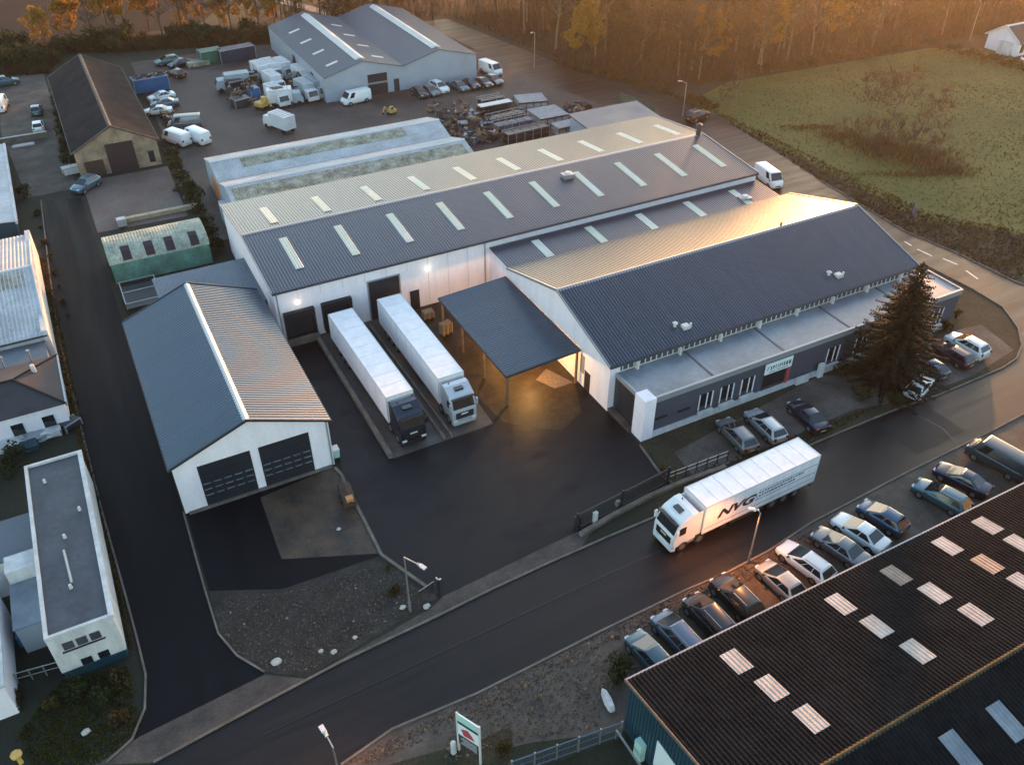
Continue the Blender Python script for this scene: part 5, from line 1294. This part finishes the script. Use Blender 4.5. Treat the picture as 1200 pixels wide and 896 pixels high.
for p in rows:
    k = rg.choices(range(6), (4, 3, 4, 2, 3, 3))[0]
    if p.y < 72 and p.x > 105: k = rg.choice((3, 5, 1, 0, 4))
    pr_, lab = wood_kinds[k]
    place(pr_, USED, p, rg.uniform(0, 6.28), lab, GW, rg.uniform(.8, 1.15))
for i, (at, lab) in enumerate((((838, 96), 'yellow leaved tree standing in the wood near the field corner'), ((905, 84), 'yellow leaved tree in the wood beside the upper field edge'), ((690, 92), 'pale yellow tree in the wood near the back road lamp'), ((985, 66), 'yellow leaved tree at the far end of the wood edge'))):
    p = G(*at); GOLD.append((p.x+2, p.y+5, lab))
# autumn trees beyond the barn
gold = [make_tree('autumn_tree', 31, 11, 3.9, 8, .2, LF['gold'], BK, 8, .16), make_tree('autumn_tree', 32, 7, 3.3, 8, .2, LF['gold'], BK, 8, .1)]
for i, (at, s, k, lab) in enumerate((
  ((150, 38), 1.15, 0, 'tallest golden autumn tree behind the barn'), ((128, 40), 1.0, 0, 'golden autumn tree just left of the tallest one'), ((175, 36), .95, 0, 'golden autumn tree just right of the tallest one'),
  ((85, 45), 1.0, 1, 'small golden tree beyond the barn ridge'), ((55, 52), .9, 1, 'leftmost small golden tree at the field edge'), ((222, 34), 1.0, 1, 'golden tree left of the dark gap in the hedge'),
  ((258, 32), .8, 1, 'golden tree between two bare trees behind the containers'), ((290, 30), .9, 1, 'golden tree nearest the pale track'), ((322, 28), .9, 1, 'golden tree behind the left corner of the grey hall'))):
    place(gold[k], USED, G(*at), i*1.3, lab, 'golden autumn trees', s)
for i, (x_, y_, lab) in enumerate(GOLD): place(gold[0], USED, (x_, y_, 0), i*1.9, lab, 'golden autumn trees', 1.05)
bare = make_tree('bare_tree', 41, 12, 3.2, 0, .1, LF['brown'], BK, 8, .3, MT['bark'])
for i, (at, s, lab) in enumerate((((113, 55), .9, 'bare dark tree at the right side of the barn roof'), ((192, 50), 1, 'bare dark tree right of the golden trees'), ((215, 44), 1.05, 'bare dark tree before the small golden tree'), ((243, 42), .9, 'bare dark tree behind the green container'), ((272, 40), 1, 'bare dark tree behind the navy container'), ((305, 40), .95, 'bare dark tree left of the grey hall'),
   ((337, 30), .9, 'bare dark tree at the left rear corner of the grey hall'), ((402, 22), .9, 'bare dark tree on the pale track behind the grey hall'), ((455, 24), 1, 'bare dark tree behind the second gable of the grey hall'), ((140, 56), .6, 'small bare dark tree by the barn rear corner'), ((385, 8), 1, 'bare dark tree beyond the pale track'), ((425, 10), 1, 'bare dark tree right of the one beyond the pale track'), ((350, 2), .9, 'bare dark tree farthest up the pale track'))):
    place(bare, USED, G(*at), i*2.1, lab, 'bare dark trees behind the back yard', s)
fb = make_tree('field_tree', 51, 5.5, 2.0, 1, .12, LF['brown'], BP, 6, .2, TWB)
for i, (at, s, lab) in enumerate((((862, 122), 1.1, 'young bare tree at the corner of the field and the wood'), ((848, 128), .7, 'smaller young bare tree at the roadside field corner'), ((1012, 150), 1.6, 'left bare sapling standing in the scrub patch'), ((1042, 160), 1.9, 'middle bare sapling standing in the scrub patch'), ((1088, 172), 1.5, 'right bare sapling standing in the scrub patch'), ((1136, 40), .9, 'bare sapling behind the hedge by the far house'))):
    place(fb, USED, G(*at), i*1.7, lab, 'saplings on the field', s)
# spruce
def spruce():
    rg = random.Random(8); t = thing('spruce_tree', 'tall dark spruce in front of the right end of the office', 'tree', (0, 0, 0))
    H = 13.4; MB().tube((0, 0, 0), (0, 0, H*.6), .28, .13, 9).tube((0, 0, H*.6), (0, 0, H), .13, .02, 8).build('trunk', MT['bark'], t)
    c = MB(); z = .7
    while z < H-.1:
        f = z/H; L = (1-f)**.8*5.7+.2; n = 11 if f < .8 else 7; a0 = rg.random()*6
        for k in range(n):
            az = a0+k*2*math.pi/n+rg.uniform(-.2, .2); Lb = L*rg.uniform(.72, 1.12)
            dr = V((math.cos(az), math.sin(az), 0)); sd = V((-dr.y, dr.x, 0)); zz = z+rg.uniform(-.15, .15)
            def P(u): return dr*Lb*u+V((0, 0, zz-.30*Lb*u+.16*Lb*u*u))
            steps = max(3, int(Lb/.22))
            for j in range(1, steps+1):
                u = j/steps; p = P(u); w = (.62*(1-u*.65))*min(1, Lb*.55)
                for s in (-1, 1):
                    for q in range(3):
                        e = p+sd*s*w*rg.uniform(.5, 1.15)+dr*w*rg.uniform(.1, .6)+V((0, 0, -w*rg.uniform(.05, .55)))
                        m_ = (p+e)/2; nn = V((rg.uniform(-.5, .5), rg.uniform(-.5, .5), 1)); wd = (e-p).cross(nn).normalized()*.1
                        c.add([p, m_+wd, e, m_-wd], [(0, 1, 2, 3)])
            for q in range(3): leaf(c, P(rg.random())+V((0, 0, -.1)), .14, rg)
        z += .30+.26*(1-f)
    for q in range(10): leaf(c, V((0, 0, H-.25+q*.03)), .1, rg)
    c.build('crown', LF['spruce'], t, fix=False); t.location = (78.3, -13.6, 0)
spruce()
# shrubs
def make_shrub(seed, w, h, m, n=420, s=.14):
    rg = random.Random(seed); t = thing('shrub', None, 'shrub'); st = MB(); c = MB()
    for k in range(14):
        d = rand_dir(rg, 35, 85); limb(st, (rg.uniform(-w*.2, w*.2), rg.uniform(-w*.2, w*.2), 0), d, h*rg.uniform(.5, .95), .03, .008, rg, 3, 3, .2)
    lobes = [(V((rg.uniform(-.55, .55)*w, rg.uniform(-.55, .55)*w, rg.uniform(.35, .75)*h)), rg.uniform(.3, .55)*w) for _ in range(6)]
    for k in range(n):
        p, r = rg.choice(lobes); q = p+V((rg.gauss(0, 1), rg.gauss(0, 1), rg.gauss(0, .8))).normalized()*r*rg.random()**.4
        q.z = max(.06, min(q.z, h*1.05)); leaf(c, q, s*rg.uniform(.6, 1.4), rg)
    st.build('stem', MT['bark'], t, fix=False); c.build('foliage', m, t, fix=False); return t
SH = [make_shrub(1, 1.3, 1.9, LF['green']), make_shrub(2, 1.1, 1.3, LF['shrub']), make_shrub(3, 1.5, 2.4, LF['green'], 520), make_shrub(4, .8, .9, LF['olive'], 260, .11)]
def shrubs(lst):
    for (at, k, s, lab, grp) in lst:
        p = G(*at); place(SH[k], USED, (p.x, p.y, 0), rg.uniform(0, 6), lab, grp, s)
hl = 'shrubs of the hedge beside the barn forecourt'
for i in range(9): 
    at = (203+i*6.5, 190+i*13); shrubs([(at, (0, 2, 0)[i % 3], rg.uniform(.9, 1.25), 'dark overgrown hedge shrub between the forecourt and the pale blue shed', hl)])
for i in range(8):
    at = (66+i*2.2, 112+i*12); shrubs([(at, (0, 2, 1)[i % 3], rg.uniform(.8, 1.1), 'dark hedge shrub along the left wall of the barn', 'shrubs along the barn wall')])
for i in range(64):
    at = (rg.uniform(-4, 335), 0); at = (at[0], rg.uniform(56, 82) if at[0] < 66 else rg.uniform(48, 62)-at[0]*.03+ (0 if at[0] > 150 else 6))
    shrubs([(at, (1, 0, 2, 1)[i % 4], rg.uniform(1.2, 2.1), 'brown green shrub of the overgrown hedge closing the back yard', 'hedge shrubs behind the back yard')])
for i in range(8):
    at = (44+i*5.0, 252+i*17); shrubs([(at, (1, 3)[i % 2], rg.uniform(.4, .7), 'weedy shrub between the pale shed wall and the side street', 'weedy shrubs by the pale shed')])
for i in range(30):
    at = (1078+i*8.2, 52+i*2.1); p = G(*at); place(SH[(1, 0, 2)[i % 3]], USED, (p.x, p.y, 0), i, 'clipped brown hedge shrub between the field and the far house', 'hedge by the far house', .85)
for i in range(34):
    at = (850+i*6.6, 96-i*1.05+rg.uniform(-3, 3)); p = G(*at); place(SH[1 if i % 3 else 3], USED, (p.x, p.y+1.5, 0), i, 'russet undergrowth shrub at the edge of the wood along the field', 'undergrowth along the field', rg.uniform(.7, 1.3))
for i in range(26):
    at = (640+i*7.4, 82+i*2.1); p = G(*at); place(SH[(3, 1)[i % 2]], USED, (p.x+3.6, p.y+1.5, 0), i, 'undergrowth shrub at the edge of the wood along the back road', 'undergrowth along the back road', rg.uniform(.7, 1.3))
shrubs([((1108, 386), 1, .9, 'russet shrub at the right corner of the office', 'garden shrubs'), ((1120, 372), 3, 1., 'olive shrub behind the right corner of the office', 'garden shrubs'), ((1080, 330), 1, 1, 'russet shrub by the parapet corner of the office', 'garden shrubs'),
  ((985, 440), 0, .8, 'dark shrub left of the spruce by the office steps', 'garden shrubs'), ((1010, 470), 2, .8, 'dark bush at the left foot of the spruce', 'garden shrubs'), ((1046, 476), 2, .7, 'dark bush at the road side of the spruce', 'garden shrubs'), ((960, 424), 3, .8, 'olive shrub beside the office entrance', 'garden shrubs'), ((780, 556), 3, .9, 'pale twiggy shrub at the end of the black gate', 'garden shrubs'),
  ((725, 790), 0, .95, 'dark narrow bush at the corner of the teal factory', 'garden shrubs'), ((722, 800), 2, .6, 'dark low bush below the narrow one at the factory corner', 'garden shrubs'), ((463, 694), 1, .6, 'orange brown shrub left of the rubble plot lamp', 'garden shrubs'), ((455, 668), 3, .5, 'olive tuft at the tip of the rubble plot', 'garden shrubs'),
  ((142, 800), 1, .9, 'brown bush beside the corner of the flat roofed building', 'garden shrubs'), ((90, 815), 0, .8, 'dark bush in front of the flat roofed end wall', 'garden shrubs'), ((120, 822), 2, .6, 'dark bush right of the one in front of the end wall', 'garden shrubs'), ((60, 830), 3, 1., 'olive bush left on the dark lawn', 'garden shrubs'), ((20, 825), 1, .8, 'brown bush before the glass roofed building', 'garden shrubs'), ((140, 845), 1, .7, 'brown bush at the pavement bend', 'garden shrubs'), ((590, 880), 1, .6, 'brown bush right of the tall sign board', 'garden shrubs'), ((240, 306), 0, .6, 'dark shrub at the right end of the green shed', 'garden shrubs'),
  ((690, 128), 1, .6, 'orange shrub beside the slab stacks', 'garden shrubs'), ((20, 540), 2, .9, 'dark shrub at the left of the small yard', 'garden shrubs'), ((10, 560), 0, 1.1, 'dark shrub behind the flat roofed white building', 'garden shrubs'), ((28, 232), 2, .9, 'dark shrub between dirt lot and side street', 'garden shrubs'), ((8, 246), 0, .9, 'dark shrub behind the pale shed', 'garden shrubs')])
# scattered ground cover (uncountable)
def inside(p, poly):
    c = False; n = len(poly)
    for i in range(n):
        a, b = poly[i], poly[i-1]
        if (a.y > p.y) != (b.y > p.y) and p.x < (b.x-a.x)*(p.y-a.y)/(b.y-a.y)+a.x: c = not c
    return c
def scatter(poly, n, rg):
    xs = [p.x for p in poly]; ys = [p.y for p in poly]; o = []
    while len(o) < n:
        p = V((rg.uniform(min(xs), max(xs)), rg.uniform(min(ys), max(ys)), 0))
        if inside(p, poly): o.append(p)
    return o
def tufts(name, poly, n, hgt, wid, mats, rg, lean=.5, z=.015):
    m = MB(); big = [(rg.uniform(-99, 99), rg.uniform(-99, 99)) for _ in range(3)]
    for p in scatter(poly, n, rg):
        d = (math.sin(p.x*.35+big[0][0])+math.sin(p.y*.41+big[1][0])+math.sin((p.x+p.y)*.17))/3
        hh = hgt*rg.uniform(.4, 1.2)*(1+.35*d)
        for k in range(3):
            a = rg.uniform(0, 6.28); s = V((math.cos(a), math.sin(a), 0))*wid*rg.uniform(.5, 1); t = V((rg.uniform(-lean, lean), rg.uniform(-lean, lean), 1))*hh
            q = V((p.x+rg.uniform(-.15, .15), p.y+rg.uniform(-.15, .15), z)); m.add([q-s, q+s, q+t], [(0, 1, 2)], rg.randrange(len(mats)) if rg.random() < .5 else (0 if d > 0 else len(mats)-1))
    return tag(m.build(name, mats, fix=False), kind='stuff')
rg2 = random.Random(77)
near_field = [V((109.5, 10, 0)), V((109.5, 60, 0)), V((122, 65, 0)), V((172, 62.5, 0)), V((200, 34, 0)), V((150, 0, 0)), V((122, -5, 0))]
dry = Mleaf('dry_stalks', (.075, .05, .028), (.13, .085, .04), .35); dryd = Mleaf('dark_stalks', (.05, .03, .02), (.08, .05, .028), .3)
tufts('grass', near_field, 13000, .17, .09, [MT['blade'], Mleaf('grass_dry', (.1, .085, .02), (.14, .105, .026), .35)], rg2)
def clumps(name, ctr, n, hgt, wid, mats, rg, z=.015):
    m = MB(); C = [(G(x, y), sx, sy, w_) for x, y, sx, sy, w_ in ctr]
    for k in range(n):
        c, sx, sy, w_ = rg.choice(C); a = R(-28)
        u, v = rg.gauss(0, sx), rg.gauss(0, sy); p = V((c.x+u*math.cos(a)-v*math.sin(a), c.y+u*math.sin(a)+v*math.cos(a), z))
        hh = hgt*w_*rg.uniform(.35, 1.25)
        for j in range(2):
            a2 = rg.uniform(0, 6.28); s = V((math.cos(a2), math.sin(a2), 0))*wid*rg.uniform(.5, 1.3); t = V((rg.uniform(-.35, .35), rg.uniform(-.35, .35), 1))*hh
            m.add([p-s, p+s, p+t], [(0, 1, 2)], rg.choices(range(len(mats)), (5, 4, 2))[0])
    return tag(m.build(name, mats, fix=False), kind='stuff')
clumps('scrub', ((985, 160, 1.6, .8, .6), (1022, 170, 2.6, 1.5, .9), (1050, 178, 3.0, 1.8, 1.0), (1085, 188, 2.6, 1.6, .9), (1108, 200, 2.2, 1.0, .6), (1070, 205, 4.0, .5, .4), (950, 150, 2.5, .6, .4)), 4200, 1.1, .05, [dry, dryd, Mleaf('straw_stalks', (.16, .11, .05), (.22, .15, .07), .35)], rg2)
bush = make_tree('thicket_bush', 61, 3.2, 2.3, 1, .09, LF['brown'], MT['bark'], 9, .04, TWB, .8)
for i, (at, s) in enumerate((((1000, 163), .8), ((1015, 170), 1.05), ((1030, 166), 1.0), ((1035, 178), 1.2), ((1050, 174), 1.3), ((1062, 183), 1.15), ((1045, 188), 1.0), ((1075, 178), 1.1), ((1085, 190), 1.0), ((1098, 186), .9), ((1070, 196), .8), ((1108, 198), .8), ((988, 158), .65), ((1022, 184), .8))):
    place(bush, USED, G(*at), i*2.3, 'brown leafless bush of the thicket standing on the field', 'bushes of the field thicket', s)
tufts('verge_weeds', RE[1:]+[V((107.5, 62, 0)), V((111, 60, 0)), V((112, 10, 0)), V((122, -4, 0))], 3200, .35, .1, [dryd, MT['blade'], dry], rg2)
tufts('wood_undergrowth', [V((100, 100, 0)), V((104, 78, 0)), V((108, 67, 0)), V((122, 66, 0)), V((172, 64, 0)), V((230, 64, 0)), V((228, 78, 0)), V((172, 84, 0)), V((120, 92, 0)), V((112, 128, 0)), V((96, 128, 0))], 9500, .8, .09, [dry, dryd, Mleaf('fern_brown', (.05, .03, .015), (.09, .05, .02), .3)], rg2, .5)
tufts('street_weeds', [V((5.2, 53, 0)), V((5.7, 52, 0)), V((6.0, 16, 0)), V((6.4, -12, 0)), V((6.25, -12, 0)), V((5.6, 8, 0)), V((5.3, 25, 0))], 1500, .45, .07, [dryd, MT['blade'], dry], rg2)
tufts('wood_saplings', [V((101, 112, 0)), V((105.5, 80, 0)), V((110, 69, 0)), V((122, 68, 0)), V((172, 66, 0)), V((178, 63.5, 0)), V((232, 64, 0)), V((234, 82, 0)), V((190, 105, 0)), V((125, 130, 0)), V((92, 150, 0)), V((70, 150, 0)), V((70, 134, 0)), V((97, 128, 0))], 7500, 3.6, .035, [TWB, TWP, LF['brown'], TWB], rg2, .22)
tufts('hedge_undergrowth', px((-10, 92), (60, 86), (70, 62), (150, 62), (335, 50), (335, 34), (200, 46), (90, 52), (-10, 64)), 6500, 1.5, .1, [dryd, LF['shrub'], LF['green'], dryd], rg2, .6)
tufts('lawn_weeds', px((20, 860), (70, 800), (150, 780), (165, 850), (120, 893), (40, 905)), 2200, .22, .06, [dryd, MT['blade']], rg2)
tufts('island_weeds', px((790, 585), (870, 552), (1010, 488), (1040, 470), (960, 500), (800, 560)), 900, .18, .05, [dryd, MT['blade']], rg2)
def chips(name, poly, n, s0, s1, mats, rg):
    m = MB()
    for p in scatter(poly, n, rg):
        s = rg.uniform(s0, s1)*(1+2*(rg.random()**12)); a = rg.uniform(0, 6.28); c_, s_ = math.cos(a), math.sin(a)
        q = [V((p.x+(c_*x-s_*y)*s, p.y+(s_*x+c_*y)*s, .018+z*s)) for x, y, z in ((-1, -.7, 0), (1, -.6, 0), (.8, .8, 0), (-.9, .7, 0), (-.3, -.2, .8), (.4, .2, .9))]
        m.add(q, [(0, 1, 5, 4), (1, 2, 5), (2, 3, 4, 5), (3, 0, 4)], rg.choices(range(len(mats)), (9, 5, 2, .25))[0])
    return tag(m.build(name, mats, fix=False), kind='stuff')
chips('rubble', px((252, 735), (262, 700), (330, 694), (447, 660), (495, 695), (500, 702), (360, 787), (312, 782), (280, 764)), 14000, .018, .045, [M('rubble_brown', (.06, .043, .032), .9, var=.3, scale=2), M('rubble_grey', (.105, .084, .068), .9, var=.3, scale=2), MT['rustm'], M('rubble_pale', (.34, .31, .29), .9, var=.2, scale=2)], rg2)
chips('fallen_leaves', px((530, 845), (700, 757), (720, 800), (700, 850), (600, 870), (520, 896)), 1500, .03, .07, [MT['lot'], MT['wood'], MT['rustm'], MT['kerb']], rg2)
chips('kerb_leaves', px((405, 893), (560, 815), (700, 742), (850, 674), (950, 622), (955, 635), (860, 690), (700, 760), (560, 838), (440, 893)), 2600, .025, .06, [MT['rustm'], MT['wood'], MT['lot'], MT['orange']], rg2)
# ------------------------------------------------------------------ light, air, camera
SUN_AZ, SUN_EL = R(48), R(5.6)      # clockwise from +y
S = V((math.sin(SUN_AZ)*math.cos(SUN_EL), math.cos(SUN_AZ)*math.cos(SUN_EL), math.sin(SUN_EL)))
w = bpy.data.worlds.new('World'); sc.world = w; w.use_nodes = True
N = w.node_tree.nodes; bg = N['Background']
sky = N.new('ShaderNodeTexSky'); sky.sky_type = 'NISHITA'; sky.sun_disc = False
sky.sun_elevation = SUN_EL; sky.sun_rotation = SUN_AZ; sky.air_density = 1.0; sky.dust_density = 1.0; sky.ozone_density = 1.2
w.node_tree.links.new(sky.outputs[0], bg.inputs[0]); bg.inputs[1].default_value = .15
l = bpy.data.lights.new('sun', 'SUN'); l.energy = 2.8; l.angle = R(3); l.color = (1, .40, .14)
o = bpy.data.objects.new('sun', l); COL.objects.link(o); o.rotation_euler = (-S).to_track_quat('-Z', 'Y').to_euler()
def lamp(name, loc, W, col, size=.15, spot=None, rot=None):
    l = bpy.data.lights.new(name, 'SPOT' if spot else 'POINT'); l.energy = W; l.color = col; l.shadow_soft_size = size
    if spot: l.spot_size = R(spot); l.spot_blend = .9
    o = bpy.data.objects.new(name, l); COL.objects.link(o); o.location = loc
    if rot: o.rotation_euler = rot
    return o
WARM = (1, .34, .07)
lamp('street_lamp_light', LAMP1-V((0, 0, .15)), 620, WARM, .2, 150, V((-.3, -.05, -1)).to_track_quat('-Z', 'Y').to_euler())
lamp('street_lamp_light', LAMP2-V((0, 0, .15)), 300, WARM, .2, 130, V((-.2, .3, -1)).to_track_quat('-Z', 'Y').to_euler())
lamp('wall_lamp_light', (28.7, hy0-.9, 4.75), 3, (1, .75, .5), .25)
lamp('wall_lamp_light', (43.4, hy0-.9, 4.75), 3.5, (1, .85, .68), .25)
lamp('canopy_light', (46.6, 3.0, 3.1), 310, (1, .52, .16), .2)
lamp('canopy_light', (47.0, 10.5, 3.1), 200, (1, .52, .16), .2)
hz = MB().box(-720, 920, -520, 920, -1, 56).build('haze', [])
hm = bpy.data.materials.new('haze_air'); hm.use_nodes = True; hn = hm.node_tree.nodes; hn.clear()
ho_ = hn.new('ShaderNodeOutputMaterial'); hv = hn.new('ShaderNodeVolumePrincipled')
hv.inputs['Color'].default_value = (.93, .9, .88, 1); hv.inputs['Density'].default_value = .00018; hv.inputs['Anisotropy'].default_value = .9
hm.node_tree.links.new(hv.outputs[0], ho_.inputs['Volume']); hz.data.materials.append(hm); tag(hz, kind='stuff')
cam = bpy.data.cameras.new('camera'); cam.sensor_width = 36; cam.lens = FPX/1200*36; cam.clip_end = 3000; cam.clip_start = .5
co = bpy.data.objects.new('camera', cam); COL.objects.link(co)
co.matrix_world = Matrix(((_r.x, _u.x, -_f.x, CAM.x), (_r.y, _u.y, -_f.y, CAM.y), (_r.z, _u.z, -_f.z, CAM.z), (0, 0, 0, 1)))
sc.camera = co
sc.view_settings.view_transform = 'Standard'; sc.view_settings.look = 'None'; sc.view_settings.gamma = 1
sc.view_settings.exposure = 2.48
sc.cycles.use_denoising = True
sc.cycles.max_bounces = 6; sc.cycles.diffuse_bounces = 3; sc.cycles.glossy_bounces = 3; sc.cycles.transmission_bounces = 3; sc.cycles.transparent_max_bounces = 6; sc.cycles.volume_bounces = 0
sc.cycles.caustics_reflective = False; sc.cycles.caustics_refractive = False
sc.cycles.sample_clamp_indirect = 6
